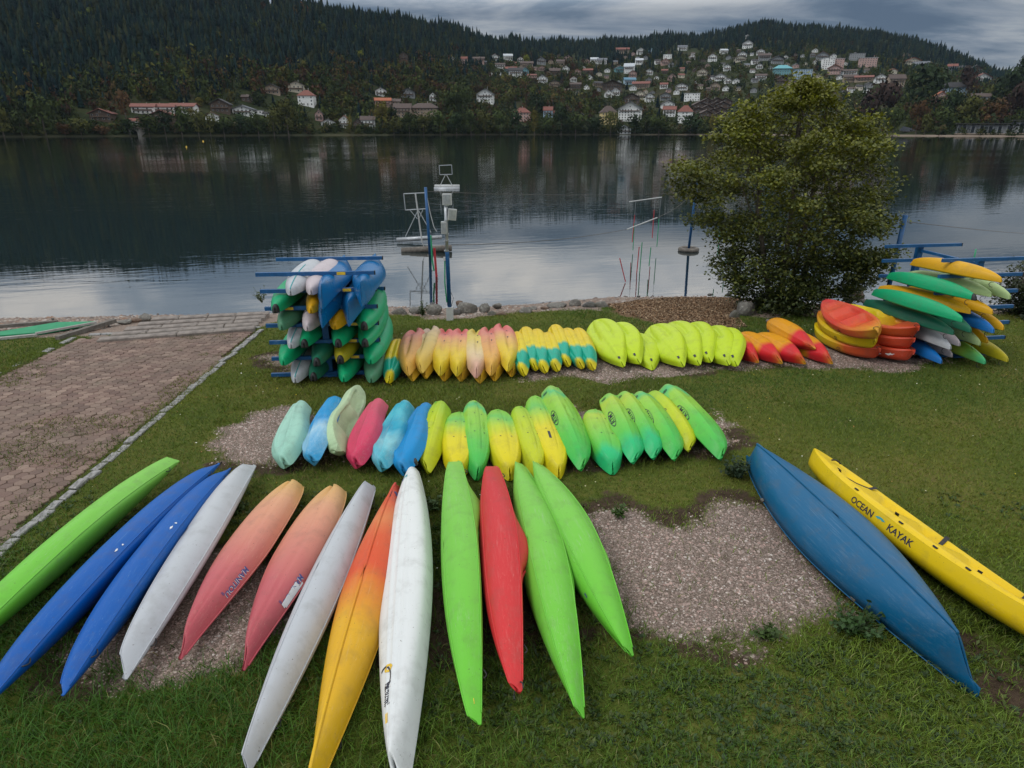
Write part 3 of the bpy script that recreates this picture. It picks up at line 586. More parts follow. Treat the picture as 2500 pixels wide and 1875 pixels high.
# individual trees one can tell apart along the far shore
TREEC = dict(dark=(.024, .038, .016), green=(.042, .058, .018), olive=(.066, .070, .020), lime=(.13, .14, .022), yellow=(.12, .105, .024), rust=(.075, .042, .020), plum=(.040, .026, .022))
TMAT = {}
for k, v in TREEC.items():
    m, t = new_mat('foliage_'+k); o = t.add('ShaderNodeTexCoord').outputs['Object']; n = t.noise(o, .9, 4, .7); r_ = t.add('ShaderNodeObjectInfo').outputs['Random']
    cc = t.ramp(t.math('ADD', n, t.math('MULTIPLY', t.math('SUBTRACT', r_, .5), .25)), [(.3, [q*.6 for q in v]), (.7, [q*1.45 for q in v])])
    finish(t, {'Base Color': cc, 'Roughness': .9, 'Specular IOR Level': .08}); TMAT[k] = m
CROWN = {}
def far_tree(x, yt, yb, wpx, col, seen):
    P = hill_hit(x, yb); mpp = P.y/FPX*1.1; h = (yb-yt)*mpp; w = wpx*mpp/2
    v = random.randrange(4); key = (col, v)
    if key not in CROWN:
        V, F = leafball(50+v, 420, .19); CROWN[key] = me_np('crown', V, F, TMAT[col])
        tk = MB().tube([(0, 0, 0), (.01, 0, .4), (0, .01, 1)], [.05, .035, .02], 6); CROWN[key, 't'] = me('trunk', tk.V, tk.F, M['bark'])
    r = empty('shore_tree', (P.x, P.y, P.z-.3), random.uniform(0, 6))
    c = ob('crown', CROWN[key], r, (0, 0, h*.54)); c.scale = (w, w, h*.52)
    t_ = ob('trunk', CROWN[key, 't'], r); t_.scale = (h*.5, h*.5, h*.6)
    seen.append((x, col, r, h))
SEEN = []
for x, yt, yb, w, col in ((10, 268, 333, 70, 'olive'), (55, 285, 334, 45, 'green'), (112, 252, 330, 60, 'green'), (160, 305, 334, 36, 'rust'), (200, 300, 335, 46, 'olive'), (258, 250, 290, 26, 'olive'), (308, 235, 290, 34, 'rust'), (250, 312, 336, 40, 'rust'), (318, 300, 334, 40, 'dark'),
    (365, 290, 333, 52, 'green'), (405, 284, 333, 46, 'dark'), (445, 278, 333, 50, 'green'), (486, 284, 333, 40, 'olive'), (515, 290, 333, 36, 'olive'), (548, 286, 332, 44, 'green'), (590, 288, 332, 48, 'dark'), (632, 282, 332, 46, 'green'), (670, 280, 332, 42, 'olive'), (705, 262, 331, 50, 'olive'), (465, 268, 285, 22, 'yellow'), (490, 243, 262, 20, 'yellow'),
    (855, 285, 322, 14, 'yellow'), (935, 262, 322, 40, 'yellow'), (962, 290, 330, 44, 'olive'), (1000, 286, 330, 40, 'green'), (1035, 288, 330, 40, 'olive'), (1075, 284, 330, 46, 'green'), (1115, 286, 330, 44, 'dark'), (1150, 282, 330, 42, 'green'), (1185, 278, 330, 46, 'olive'), (1222, 284, 330, 40, 'green'), (1262, 282, 330, 46, 'dark'), (1305, 280, 330, 22, 'yellow'), (1330, 285, 330, 40, 'green'), (1370, 276, 330, 48, 'dark'), (1405, 278, 330, 46, 'green'), (1450, 286, 330, 44, 'dark'), (1490, 284, 330, 40, 'olive'), (1512, 300, 328, 24, 'green'),
    (1550, 290, 329, 44, 'dark'), (1575, 280, 325, 36, 'green'), (1608, 285, 329, 50, 'green'), (1685, 282, 328, 58, 'dark'), (1740, 285, 328, 24, 'yellow'), (1748, 292, 328, 26, 'green'), (1782, 292, 327, 44, 'dark'), (1811, 262, 300, 28, 'lime'), (1130, 215, 290, 52, 'green'), (1100, 235, 290, 50, 'green'), (1240, 218, 268, 34, 'olive'), (1285, 140, 160, 16, 'lime'), (880, 132, 160, 24, 'lime'), (1310, 228, 285, 44, 'dark'),
    (2178, 275, 332, 40, 'green'), (2235, 262, 328, 46, 'rust'), (2255, 288, 330, 30, 'olive'), (2135, 200, 300, 90, 'plum'), (2250, 182, 280, 100, 'dark'), (2360, 250, 318, 60, 'olive'), (2410, 258, 318, 70, 'rust'), (2360, 165, 240, 44, 'plum'), (2450, 165, 250, 70, 'dark'), (2490, 160, 240, 60, 'dark'), (2415, 215, 250, 24, 'olive'), (2460, 200, 310, 60, 'plum'), (2300, 270, 320, 46, 'green'), (2320, 230, 300, 50, 'dark')):
    far_tree(x, yt, yb, w, col, SEEN)
WORD = dict(dark='very dark green', green='mid green', olive='olive green', lime='bright yellow green', yellow='yellowing', rust='rust brown', plum='dark purplish brown')
for col in TREEC:
    L = sorted([q for q in SEEN if q[1] == col], key=lambda q: q[0])
    for i, q in enumerate(L):
        tag(q[2], f'{ORD[i] if i < 14 else str(i+1)+"th"} {WORD[col]} round tree from the left along the far shore', 'tree', 'trees standing along the far shore')

# ================================================================ the alder on the near shore
def big_leaves(pts, size, rng, mat, col, flat=.7):
    n = len(pts); d = rng.normal(size=(n, 3)); d[:, 2] = np.abs(d[:, 2])+flat; d /= np.linalg.norm(d, axis=1)[:, None]
    t1 = rng.normal(size=(n, 3)); t1 -= d*(t1*d).sum(1)[:, None]; t1 /= np.linalg.norm(t1, axis=1)[:, None]; t2 = np.cross(d, t1)
    s = (size*rng.uniform(.6, 1.25, n))[:, None]
    V = np.stack([pts-t1*s*.5, pts+t2*s*.38, pts+t1*s*.55, pts-t2*s*.38], 1).reshape(-1, 3)
    return V, np.arange(4*n).reshape(-1, 4), np.repeat(col, 4, 0)
def leaf_mat(name):
    m, t = new_mat(name); a = t.add('ShaderNodeAttribute', attribute_name='col')
    p = t.add('ShaderNodeBsdfPrincipled', {'Base Color': a.outputs[0], 'Roughness': .55, 'Specular IOR Level': .3})
    tr = t.add('ShaderNodeBsdfTranslucent', {'Color': t.mix(1.0, a.outputs[0], (1.5, 1.5, .6), 'MULTIPLY')})
    mx = t.add('ShaderNodeMixShader', {0: .22, 1: p, 2: tr}); t.add('ShaderNodeOutputMaterial', {0: mx}); return m
LEAFM = leaf_mat('leaf')
def shrub_tree(name, base, env, n_clump, n_leaf, size, label, stems, clump_r, pal, sprays=0, low=0):
    """env: list of (height, x of left edge, x of right edge) relative to base"""
    rng = np.random.default_rng(abs(hash(label)) % 1000 if False else len(label)); r = empty(name, base)
    hz = np.array([e[0] for e in env]); xl = np.array([e[1] for e in env]); xr = np.array([e[2] for e in env])
    cs = []
    while len(cs) < low:
        z = rng.uniform(.05, hz[-1]*.38); L, Rr = np.interp(z, hz, xl), np.interp(z, hz, xr); th = rng.uniform(0, 6.28); q = rng.uniform(0, 1)**.5*.95; cs.append(((L+Rr)/2+(Rr-L)/2*q*math.cos(th), (Rr-L)*.4*q*math.sin(th), z))
    while len(cs) < n_clump+low:
        z = rng.uniform(hz[0], hz[-1]); L, Rr = np.interp(z, hz, xl), np.interp(z, hz, xr)
        cx, rx = (L+Rr)/2, (Rr-L)/2
        if rng.uniform() > rx/np.max((xr-xl)/2)+.12: continue
        th = rng.uniform(0, 6.28); q = rng.uniform(0, 1)**.42*(.98+.14*math.sin(3*th+z*2.3)+.10*math.sin(5*th-z*3.1))
        cs.append((cx+rx*q*math.cos(th), rx*.8*q*math.sin(th), z+rng.normal(0, .08)))
    for i in range(sprays):      # twigs that reach out past the rest
        z = rng.uniform(hz[2], hz[-1]); L, Rr = np.interp(z, hz, xl), np.interp(z, hz, xr); th = rng.uniform(0, 6.28); rx = (Rr-L)/2; ln = rng.uniform(.2, .5)
        for f in np.linspace(0, 1, 6): q = .78+(.22+ln/max(rx, .5)*.8)*f; cs.append(((L+Rr)/2+rx*q*math.cos(th), rx*.8*q*math.sin(th), z+ln*f*rng.uniform(.1, .6)))
    n_clump = len(cs); cs = np.array(cs); k = rng.integers(0, n_clump, n_leaf)
    off = rng.normal(size=(n_leaf, 3))*clump_r*np.array([1, 1, .55]); P = cs[k]+off
    P[:, 2] = np.maximum(P[:, 2], .03)
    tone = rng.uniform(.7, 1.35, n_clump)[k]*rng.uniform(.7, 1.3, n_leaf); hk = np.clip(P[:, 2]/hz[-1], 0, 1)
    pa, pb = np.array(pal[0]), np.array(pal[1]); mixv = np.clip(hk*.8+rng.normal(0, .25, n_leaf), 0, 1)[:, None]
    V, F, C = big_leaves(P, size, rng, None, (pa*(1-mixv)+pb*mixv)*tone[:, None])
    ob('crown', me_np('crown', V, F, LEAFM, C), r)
    for i in range(stems):
        j = rng.integers(0, n_clump); e = Vector(cs[np.argmax(cs[:, 2]-np.abs(cs[:, 0]-(i/(max(1, stems-1))-.5)*2.2*xr.max()*.55)*2.0)])
        b0 = Vector(((i-(stems-1)/2)*.16, rng.normal(0, .12), -.1)); mid = b0.lerp(e, .45)+Vector((rng.normal(0, .1), rng.normal(0, .1), .25))
        tr = MB(); tr.tube([b0, b0.lerp(mid, .5), mid, mid.lerp(e, .55), e], [.085, .07, .055, .032, .008], 7)
        trunk = tr.build('trunk', M['bark'], r, True)
        br = MB(); near = np.argsort(((cs-np.array(mid.lerp(e, .4)))**2).sum(1))[:26]
        for q in near:
            c = Vector(cs[q]); f = rng.uniform(.1, .9); s0 = mid.lerp(e, f) if f > .2 else b0.lerp(mid, .8)
            br.tube([s0, s0.lerp(c, .5)+Vector((0, 0, .12)), c], [.02, .013, .004], 4, False)
        br.build('branch', M['bark'], trunk, True)
    tag(r, label, 'tree' if hz[-1] > 2.5 else 'shrub'); return r
TB = px(1905, 752, 0); TB.z = float(ground_z(TB.x, TB.y)); sc_ = TB.y/FPX*1.06
def env_px(rows, base):
    out = []
    for y, x0, x1 in rows:
        a, b = pxY(x0, y, base.y), pxY(x1, y, base.y); out.append((a.z-base.z, a.x-base.x, b.x-base.x))
    return sorted(out)
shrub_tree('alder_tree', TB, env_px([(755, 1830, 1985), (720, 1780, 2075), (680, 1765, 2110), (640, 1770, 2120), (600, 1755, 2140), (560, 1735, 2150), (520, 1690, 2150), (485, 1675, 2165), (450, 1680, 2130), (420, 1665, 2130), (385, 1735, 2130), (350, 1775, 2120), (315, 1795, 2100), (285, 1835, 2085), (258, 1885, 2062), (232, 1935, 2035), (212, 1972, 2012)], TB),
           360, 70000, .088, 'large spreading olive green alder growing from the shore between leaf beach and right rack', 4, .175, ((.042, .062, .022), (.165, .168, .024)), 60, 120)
TB2 = px(2520, 770, 0); TB2.z = float(ground_z(TB2.x, TB2.y))
shrub_tree('waterside_shrub', TB2, env_px([(770, 2465, 2590), (735, 2445, 2600), (700, 2440, 2610), (670, 2470, 2600), (645, 2490, 2580)], TB2), 90, 6500, .08, 'dark leafy shrub cut off by the right edge of the photo', 3, .15, ((.022, .034, .018), (.045, .055, .02)))
# ================================================================ paved path, kerb, steps
def chunk(w, d, h, rng, rough=.12, n=1):
    """a worn block of stone: box with chamfered uneven top"""
    x, y = w/2, d/2; c = min(w, d)*.10; V = []
    for z, k in ((0, 0), (h-c*.7, 0), (h, c)):
        for sx, sy in ((-1, -1), (1, -1), (1, 1), (-1, 1)):
            V.append((sx*(x-k)+rng.normal(0, rough*.1*w), sy*(y-k)+rng.normal(0, rough*.1*d), z+rng.normal(0, rough*.08*h)*(z > 0)))
    F = [(8, 9, 10, 11)]
    for a in (0, 4):
        for k in range(4): F.append((a+k, a+(k+1) % 4, a+4+(k+1) % 4, a+4+k))
    return V, F
def paver_material():
    m, t = new_mat('concrete_paver'); o = t.add('ShaderNodeTexCoord').outputs['Object']; g = t.add('ShaderNodeNewGeometry')
    rnd = t.math('ADD', t.add('ShaderNodeObjectInfo').outputs['Random'], g.outputs['Random Per Island'])
    f = t.math('FRACT', rnd); p = g.outputs['Position']
    n = t.noise(p, 1.1, 4); n2 = t.noise(p, 60, 4, .7)
    c = t.ramp(f, [(0, (.120, .074, .060)), (.3, (.165, .102, .082)), (.7, (.195, .128, .100)), (1, (.27, .19, .15))])
    c = t.mix(t.maprange(n, .38, .66, 0, .6), c, (.13, .098, .075)); c = t.mix(t.maprange(t.noise(p, 3.3, 5, .65), .58, .72, 0, .6), c, (.075, .07, .035)); c = t.mix(t.maprange(n2, .45, .8, 0, .5), c, (.09, .07, .055))
    bp = t.add('ShaderNodeBump', {'Strength': .5, 'Distance': .004, 'Height': n2})
    finish(t, {'Base Color': c, 'Roughness': .88, 'Normal': bp}); return m
PM = paver_material(); tag(ground, 'lawn with gravel patches sloping down to the lake shore', kind='structure')
path = empty('paved_path', (-8, 8, 0)); tag(path, 'wide path of worn reddish hexagonal pavers leading down to the steps', kind='structure')
rngp = np.random.default_rng(4); PW, PD = .178, .146
def hexpaver(k):
    r = np.random.default_rng(k); V = []
    base = [(math.cos(a)*PW*.555, math.sin(a)*PD*.60) for a in [math.pi/3*i for i in range(6)]]
    for z, s in ((-.05, 1.0), (.004, 1.0), (.012, .90)):
        for x, y in base: V.append((x*s*.985+r.normal(0, .0025), y*s*.985+r.normal(0, .0025), z))
    F = [tuple(range(12, 18))]
    for a in (0, 6):
        for j in range(6): F.append((a+j, a+(j+1) % 6, a+6+(j+1) % 6, a+6+j))
    return V, F
HEX = [hexpaver(i) for i in range(6)]; HEXM = [me('paver', V, F, PM) for V, F in HEX]
spots = []
stepx = PW*.555*1.5*1.01; stepy = PD*.60*math.sqrt(3)*1.012
for i, x in enumerate(np.arange(-10.3, -6.05, stepx)):
    for y in np.arange(3.2, 15.6, stepy):
        yy = y+(stepy/2 if i % 2 else 0)
        xr = -6.0-.0225*(yy-6); xl = -10.28+.003*(yy-6)
        if x+PW*.5 > xr or x < xl or yy > 15.45+(x+6.3)*.16: continue
        spots.append((x, yy))
def seen_size(x, y): # how large it shows; only those the photo shows
    d = Vector((x, y, 0))-cam.location; zc = d.y*CP-d.z*SP; u = d.x/zc*FPX+1250
    return (1/zc if -30 < u < 2530 else 0)
spots.sort(key=lambda q: -seen_size(*q))
rest = MB()
for n_, (x, y) in enumerate(spots):
    j = rngp.integers(0, 6); dz = rngp.normal(0, .004); rt = rngp.normal(0, .025); tl = rngp.normal(0, .02, 2)
    if n_ < 300:
        o = ob('paver', HEXM[j], path); o.location = (x+8, y-8, -.006+dz); o.rotation_euler = (tl[0], tl[1], rt)
    else:
        V, F = HEX[j]; c, s = math.cos(rt), math.sin(rt)
        rest.put([(x+8+vx*c-vy*s, y-8+vx*s+vy*c, vz-.006+dz+tl[0]*vy*.8) for vx, vy, vz in V], F)
o = rest.build('pavers_beyond', PM, path); o['kind'] = 'stuff'
# granite kerbs
kerbm = plain('kerb_granite', (.25, .245, .24), .85, .45, 3, .5, coord='Generated')
for nm, xf, y0, y1, lab, prob in (('kerb', lambda y: -5.97-.0225*(y-6), 3.4, 15.5, 'line of pale granite kerb stones along the right edge of the path', .95), ('kerb', lambda y: -10.40+.003*(y-6), 7.0, 14.8, 'broken line of kerb stones sunk in grass along the left edge of the path', .55)):
    k = empty(nm, (xf(8), 8, 0)); tag(k, lab, 'kerb'); y = y0
    while y < y1:
        L = rngp.uniform(.20, .36)
        if rngp.uniform() < prob:
            V, F = chunk(.125*rngp.uniform(.85, 1.15), L*.93, .09, rngp, .35)
            o = ob('kerb_stone', me('kerb_stone', V, F, kerbm), k); o.location = (xf(y)-xf(8)+rngp.normal(0, .012), y+L/2-8, -.062+rngp.normal(0, .006)); o.rotation_euler = (0, 0, rngp.normal(0, .06))
        y += L+.012
k = empty('threshold_kerb', (-8.2, 15.4, 0), math.atan2(.16, 1)); tag(k, 'row of pale kerb stones where the paving meets the steps', 'kerb')
x = -2.0
while x < 1.9:
    L = rngp.uniform(.22, .34); V, F = chunk(L*.94, .13, .09, rngp, .3); o = ob('kerb_stone', me('kerb_stone', V, F, kerbm), k); o.location = (x+L/2, .06, -.065); x += L+.012
# stone steps going down to the water
stepm = plain('step_stone', (.215, .185, .165), .9, .3, 5, .6); rsm = plain('step_riser', (.10, .082, .07), .9, .3, 6, .6)
for i in range(5):
    yL, yR = 790+28-i*11.5, 790+10-i*8.5
    zt = .075-.02*i; A = px(234+i*33, 830-i*12.6, zt); B = px(622+i*8, 801-i*9.0, zt)
    A.z = B.z = 0; d = (B-A); L = d.length; r = empty('stone_step', (A.x, A.y, zt), math.atan2(d.y, d.x))
    n = 4; xx = 0
    for q in range(n):
        l = L/n*rngp.uniform(.9, 1.1) if q < n-1 else L-xx
        V, F = chunk(l-.012, .27, .26, rngp, .10); o = ob('slab', me('slab', V, F, stepm), r); o.location = (xx+l/2, .14, -.26); xx += l
    tag(r, ['uppermost stone step next to the paving', 'second stone step below the paving', 'third and middle stone step towards the water', 'fourth stone step, last but one before the water', 'lowest stone step at the water edge'][i], 'step', 'stone steps down to the lake')
# green ramp mat with wooden edge
gm = plain('green_mat', (.012, .23, .10), .7, .12, 5, .2)
mp = [px(x, y, .03) for x, y in ((-260, 842), (0, 816), (93, 820), (230, 790), (100, 788), (0, 813-14), (-260, 826))]
mp = [px(x, y, .03) for x, y in ((-280, 850), (0, 822), (85, 815), (235, 787), (140, 789), (0, 812), (-280, 822))]
r = empty('launch_ramp', (mp[1].x, mp[1].y, 0)); L0 = Vector((mp[1].x, mp[1].y, 0))
V = [v-L0+Vector((0, 0, .03)) for v in mp]; V += [v-Vector((0, 0, .08)) for v in V]; n = 7
ob('mat', me('mat', V, [tuple(range(n)), tuple(range(2*n-1, n-1, -1))]+[(i, (i+1) % n, n+(i+1) % n, n+i) for i in range(n)], gm), r)
eb = MB(); eb.bar(px(140, 826, .05)-L0, px(280, 783, .0)-L0, .12, .10); eb.build('edge_beam', M['rust_wood'], r)
eb = MB(); eb.bar(px(-280, 818, .05)-L0, px(140, 786, .02)-L0, .10, .08); eb.build('edge_beam', M['rust_wood'], r)
eb = MB(); eb.bar(px(-280, 853, .04)-L0, px(90, 818, .04)-L0, .08, .06); eb.build('edge_strip', M['concrete'], r)
eb = MB(); eb.bar(px(87, 814, .07)-L0, px(235, 787, .06)-L0, .05, .05); eb.build('edge_strip', M['concrete'], r)
tag(r, 'flat bright green launching ramp with dark timber edging on the left shore', 'ramp')

# ---------------------------------------------------------------- stones on the shore
def rock_mesh(seed, sub=2):
    bm = bmesh.new(); bmesh.ops.create_icosphere(bm, subdivisions=sub, radius=1); r = np.random.default_rng(seed)
    dirs = r.normal(size=(9, 3)); dirs /= np.linalg.norm(dirs, axis=1)[:, None]; off = r.uniform(.45, .85, 9)
    for v in bm.verts:
        p = np.array(v.co); 
        for d, o in zip(dirs, off):
            q = p@d
            if q > o: p = p-d*(q-o)*.85
        v.co = p*(1+.05*math.sin(7*p[0]+seed)+.05*math.sin(9*p[1]-seed)+r.normal(0, .018))
    m = bpy.data.meshes.new('rock'); bm.to_mesh(m); bm.free(); return m
def rock_mat(name, c, lich):
    m, t = new_mat(name); p = t.add('ShaderNodeNewGeometry').outputs['Position']; n = t.noise(p, 5, 6, .65); n2 = t.noise(p, 16, 5, .7); n3 = t.noise(p, 2.2, 4)
    cc = t.ramp(n, [(.3, [q*.55 for q in c]), (.55, c), (.75, [q*1.35 for q in c])]); cc = t.mix(t.maprange(n2, .52, .66, 0, .75), cc, lich); cc = t.mix(t.maprange(n3, .56, .7, 0, .6), cc, (.06, .065, .035))
    bp = t.add('ShaderNodeBump', {'Strength': .9, 'Distance': .03, 'Height': t.math('ADD', n, n2)}); finish(t, {'Base Color': cc, 'Roughness': .92, 'Normal': bp}); return m
RKM = [rock_mat('lichen_rock', (.15, .14, .125), (.32, .32, .28)), rock_mat('brown_rock', (.17, .115, .085), (.26, .2, .16)), rock_mat('dark_rock', (.10, .095, .09), (.2, .2, .19))]
RK = {(i, k): None for i in range(6) for k in range(3)}
for i in range(6):
    b = rock_mesh(i+3)
    for k in range(3):
        m = b.copy(); m.materials.append(RKM[k]); m.polygons.foreach_set('use_smooth', [True]*len(m.polygons)); RK[i, k] = m
def rock(x, y, w, hgt, k, label, dz=0, z=None):
    """x, y: photograph pixel of its foot; w, hgt: width and height in photograph pixels"""
    P = px(x, y, -.1 if z is None else z); P.z = float(ground_z(P.x, P.y)); P = px(x, y, max(P.z, WATER_Z)); s = P.y/FPX*1.05
    o = ob('rock', RK[random.randrange(6), k]); hw_ = w*s/2*.98; hh = hgt*s/1.15
    o.scale = (hw_, hw_*random.uniform(.6, .85), hh*.62); o.location = (P.x, P.y+hw_*.4, P.z+hh*.22+dz); o.rotation_euler = (random.uniform(-.15, .15), random.uniform(-.15, .15), random.uniform(-.5, .5)+(math.pi if random.random() < .5 else 0))
    tag(o, label, 'rock', 'rocks along the near shore')
for a_ in ((975, 770, 42, 30, 0, 'grey lichen rock just right of the left rack'), (1012, 768, 44, 24, 0, 'low grey rock, second to the right of the left rack'), (1057, 770, 54, 38, 0, 'large lichened boulder just left of the blue pole foot'), (1108, 770, 36, 24, 2, 'dark rock directly behind the foot of the blue pole'), (1143, 766, 62, 40, 0, 'largest lichened boulder right of the blue pole'), (1182, 764, 36, 32, 0, 'blocky grey rock right of the largest boulder'), (1200, 772, 24, 18, 0, 'small pale rock in front of the blocky grey rock'),
           (1225, 772, 30, 18, 1, 'small brown rock in the grass edge right of the blocky rock'), (1282, 767, 40, 22, 0, 'flat grey rock set in the grass edge, mid shore'), (1362, 752, 60, 14, 0, 'long low grey rock slab in the shore edge'), (1404, 748, 34, 24, 0, 'pale upright rock right of the long slab'), (1470, 752, 44, 26, 0, 'grey rock at the corner where the leaf beach begins'), (1440, 752, 34, 20, 2, 'dark rock beside the leaf beach corner'), (1300, 758, 26, 12, 0, 'small low stone behind the flat grey rock'), (1330, 757, 26, 12, 1, 'small low brown stone left of the long slab'),
           (1121, 748, 22, 22, 1, 'rounded brown boulder standing in the water beside the blue pole'), (1214, 752, 30, 16, 0, 'pale rounded stone standing in the water by the mid shore'), (1822, 772, 60, 56, 0, 'big lichened boulder at the foot of the alder'), (1795, 778, 26, 28, 0, 'smaller grey rock leaning left of the big boulder'), (1852, 745, 34, 30, 2, 'dark rock behind the big boulder under the alder'), (1880, 790, 22, 14, 0, 'small pale stone in the grass below the alder'),
           (2100, 725, 30, 24, 1, 'brown rock at the waterline right of the alder'), (2075, 735, 32, 24, 2, 'dark rock under the right side of the alder'), (2118, 742, 34, 14, 0, 'flat pale stone right of the alder'), (352, 784, 36, 24, 0, 'round grey boulder at the top left of the steps'), (326, 786, 38, 14, 1, 'flat reddish brown rock beside the boulder by the steps'), (300, 792, 44, 12, 0, 'long pale low rock left of the steps'), (188, 816, 24, 18, 2, 'dark grey rock at the end of the ramp beam'), (210, 812, 24, 14, 1, 'reddish rock beside the dark one at the ramp'),
           (612, 783, 11, 10, 1, 'small brown stone on the right end of the steps'), (632, 781, 9, 13, 0, 'small upright pale stone on the right end of the steps'), (1002, 1130+6, 16, 9, 0, 'pale stone lying in front of the aqua kayak'), (128, 782, 10, 8, 2, 'dark stone standing proud at the left waterline'), (1560, 726, 12, 6, 2, 'dark stone at the waterline of the leaf beach'), (1735, 722, 16, 8, 2, 'flat dark stone in the water left of the alder'), (1778, 722, 18, 10, 2, 'larger flat dark stone in the water left of the alder'), (1055, 742, 16, 3, 2, 'thin dark stick like stone afloat left of the blue pole')):
    rock(*a_)

# ================================================================ boat racks
def rack(name, label, base, dirx, levels, arm_l, arm_r, gap, post_w=.12, labels_at=(), brace=False, farmul=1.0):
    """two posts, each with horizontal arms at the same heights; dirx = direction of the arms"""
    r = empty(name, base, dirx)
    top = levels[-1]
    for fi, yy in enumerate((0, gap)):
        p = MB().box((0, yy, top/2), (post_w, post_w, top)); p.build('post', M['blue_steel'], r)
        MB().box((0, yy, .03), (.34, .34, .05)).build('foot_plate', M['blue_steel'], r)
        for i, z in enumerate(levels):
            sh = .02*(i-2)*0
            a = MB(); a.box(((arm_r[i]-arm_l[i])/2, yy-(post_w/2+.034), z), (arm_r[i]+arm_l[i], .062, .07)); o = a.build('arm', M['blue_steel'], r)
            MB().box((arm_r[i]-.004, yy-(post_w/2+.034), z), (.02, .066, .074)).build('end_cap', M['black'], o)
            if fi == 0:
                for (lv, x) in labels_at:
                    if lv == i: MB().box((x, yy-(post_w/2+.067), z), (.16, .006, .055)).build('number_plate', M['label_yellow'], o)
    if brace:
        b = MB(); b.bar((0, .06, top-.12), (0, gap-.06, top-.12), .06); b.build('brace', M['blue_steel'], r)
    tag(r, label, 'boat rack'); return r
LB_ = px(807, 914, 0); LR_ANG = R(5)
LLEV = [.06, .40, .735, 1.075, 1.41, 1.75, 2.07]
rack('boat_rack', 'blue steel rack on the left, crammed with green, white, yellow and blue boats', LB_, LR_ANG, LLEV, [1.13, 1.08, 1.08, 1.10, 1.08, 1.12, 1.16], [1.05]*7, 1.55, labels_at=((6, .42), (5, .50), (4, .55), (3, .60), (2, .52), (1, .54), (4, -.62), (3, .30)), brace=False)
RB_ = px(2333, 868, 0); RLEV = [.06, .41, .75, 1.10, 1.44, 1.79, 2.12]; RR_ANG = R(8)
rack('boat_rack', 'blue steel rack on the right with green, yellow, white and blue boats beside the alder', RB_, RR_ANG, RLEV, [.95]*7, [.98]*7, 1.75, labels_at=(), brace=True)

# ---------------------------------------------------------------- poles, goals and hanging gates over the water
def pole(name, label, cat, x0, y0, x1, y1, Y, rad, mat, parent=None):
    a, b = pxY(x0, y0, Y), pxY(x1, y1, Y)
    o = MB().tube([(0, 0, 0), (b-a)*.5, b-a], rad, 10).build(name, mat, parent, True, a)
    if not parent: tag(o, label, cat)
    return o
UB = px(1099, 782, 0); Yp = UB.y
r = empty('instrument_pole', UB); q = lambda x, y: pxY(x, y, Yp)-UB
MB().box((0, 0, .18), (.17, .17, .36)).build('base_block', M['white_paint'], r)
MB().tube([q(1098, 766), q(1092, 620), q(1090, 612)], [.055, .05, .05], 12).build('pole', M['blue_steel'], r, True)
MB().tube([q(1091, 622), q(1090, 560), q(1088, 495)], .042, 12).build('pipe', M['steel'], r, True)
for (x0, x1, y0, y1, tz) in ((1081, 1102, 473, 500, 0), (1094, 1113, 510, 537, .25), (1078, 1090, 541, 570, 0)):
    a, b = q(x0, y1), q(x1, y0); c = (a+b)/2; bx = MB().box((0, 0, 0), (b.x-a.x, .13, b.z-a.z)).build('switch_box', M['white_paint'], r, loc=c); bx.rotation_euler = (0, tz*.5, tz)
    MB().box((0, -.07, 0), ((b.x-a.x)*.8, .012, (b.z-a.z)*.8)).build('lid', M['steel'], bx)
for y in (501, 538, 571, 587, 612): 
    c = q(1090, y); MB().tube([c+Vector((0, 0, -.012)), c+Vector((0, 0, .012))], .062, 12).build('clamp', M['steel'], r)
MB().tube([q(1086, 628), q(1086, 690), q(1091, 738)], .018, 6).build('hanging_pole', M['green_pole'], r)
MB().tube([q(1097, 705), q(1107, 728), q(1101, 752), q(1100, 764)], .006, 5).build('cable', M['black'], r)
MB().box(q(1085, 632), (.05, .05, .09)).build('insulator', M['white_paint'], r)
tag(r, 'blue pole in a white block carrying three grey switch boxes by the shore', 'pole')
def goal(name, label, Y, fr, legs, floats, sc=1.0, mat=None):
    b0 = pxY(*floats[0][0], Y); r = empty(name, (b0.x, Y, WATER_Z)); o0 = Vector((b0.x, Y, WATER_Z)); q = lambda p: pxY(*p, Y)-o0
    qq = lambda p, dy: pxY(*p, Y+dy)-o0
    f = MB(); pts = [q(p) for p in fr]; rad = .022*sc
    for i in range(len(pts)): f.tube([pts[i], pts[(i+1) % len(pts)]], rad, 6)
    f.build('frame', mat or M['steel'], r)
    for a, b, k, m in legs: MB().tube([q(a), q(b)], k*sc, 6).build('strut', m, r)
    for i, (a, b, k, m, dy) in enumerate(floats): MB().tube([qq(a, dy), qq(b, dy)], k*sc, 12).build('float', m, r, True)
    tag(r, label, 'goal'); return r
z6 = lambda x, y: (900+x/3.949, 380+y/3.949)
Yg = 28.8
goal('water_polo_goal', 'rusty floating goal with white mast and long pipe floats left of the blue pole', Yg, [z6(338, 368), z6(550, 358), z6(560, 512), z6(355, 525)],
     [(z6(450, 360), z6(515, 835), .035, M['white_paint']), (z6(475, 530), z6(355, 780), .02, M['steel']), (z6(480, 525), z6(600, 740), .02, M['steel']), (z6(395, 520), z6(470, 610), .014, M['steel']), (z6(525, 515), z6(485, 610), .014, M['steel']), (z6(520, 840), z6(555, 940), .014, M['white_paint'])],
     [(z6(272, 812), z6(705, 785), .095, M['steel'], 2.4), (z6(318, 918), z6(800, 890), .14, M['rust_wood'], 0)])
z6b = z6; Yh = 61.5
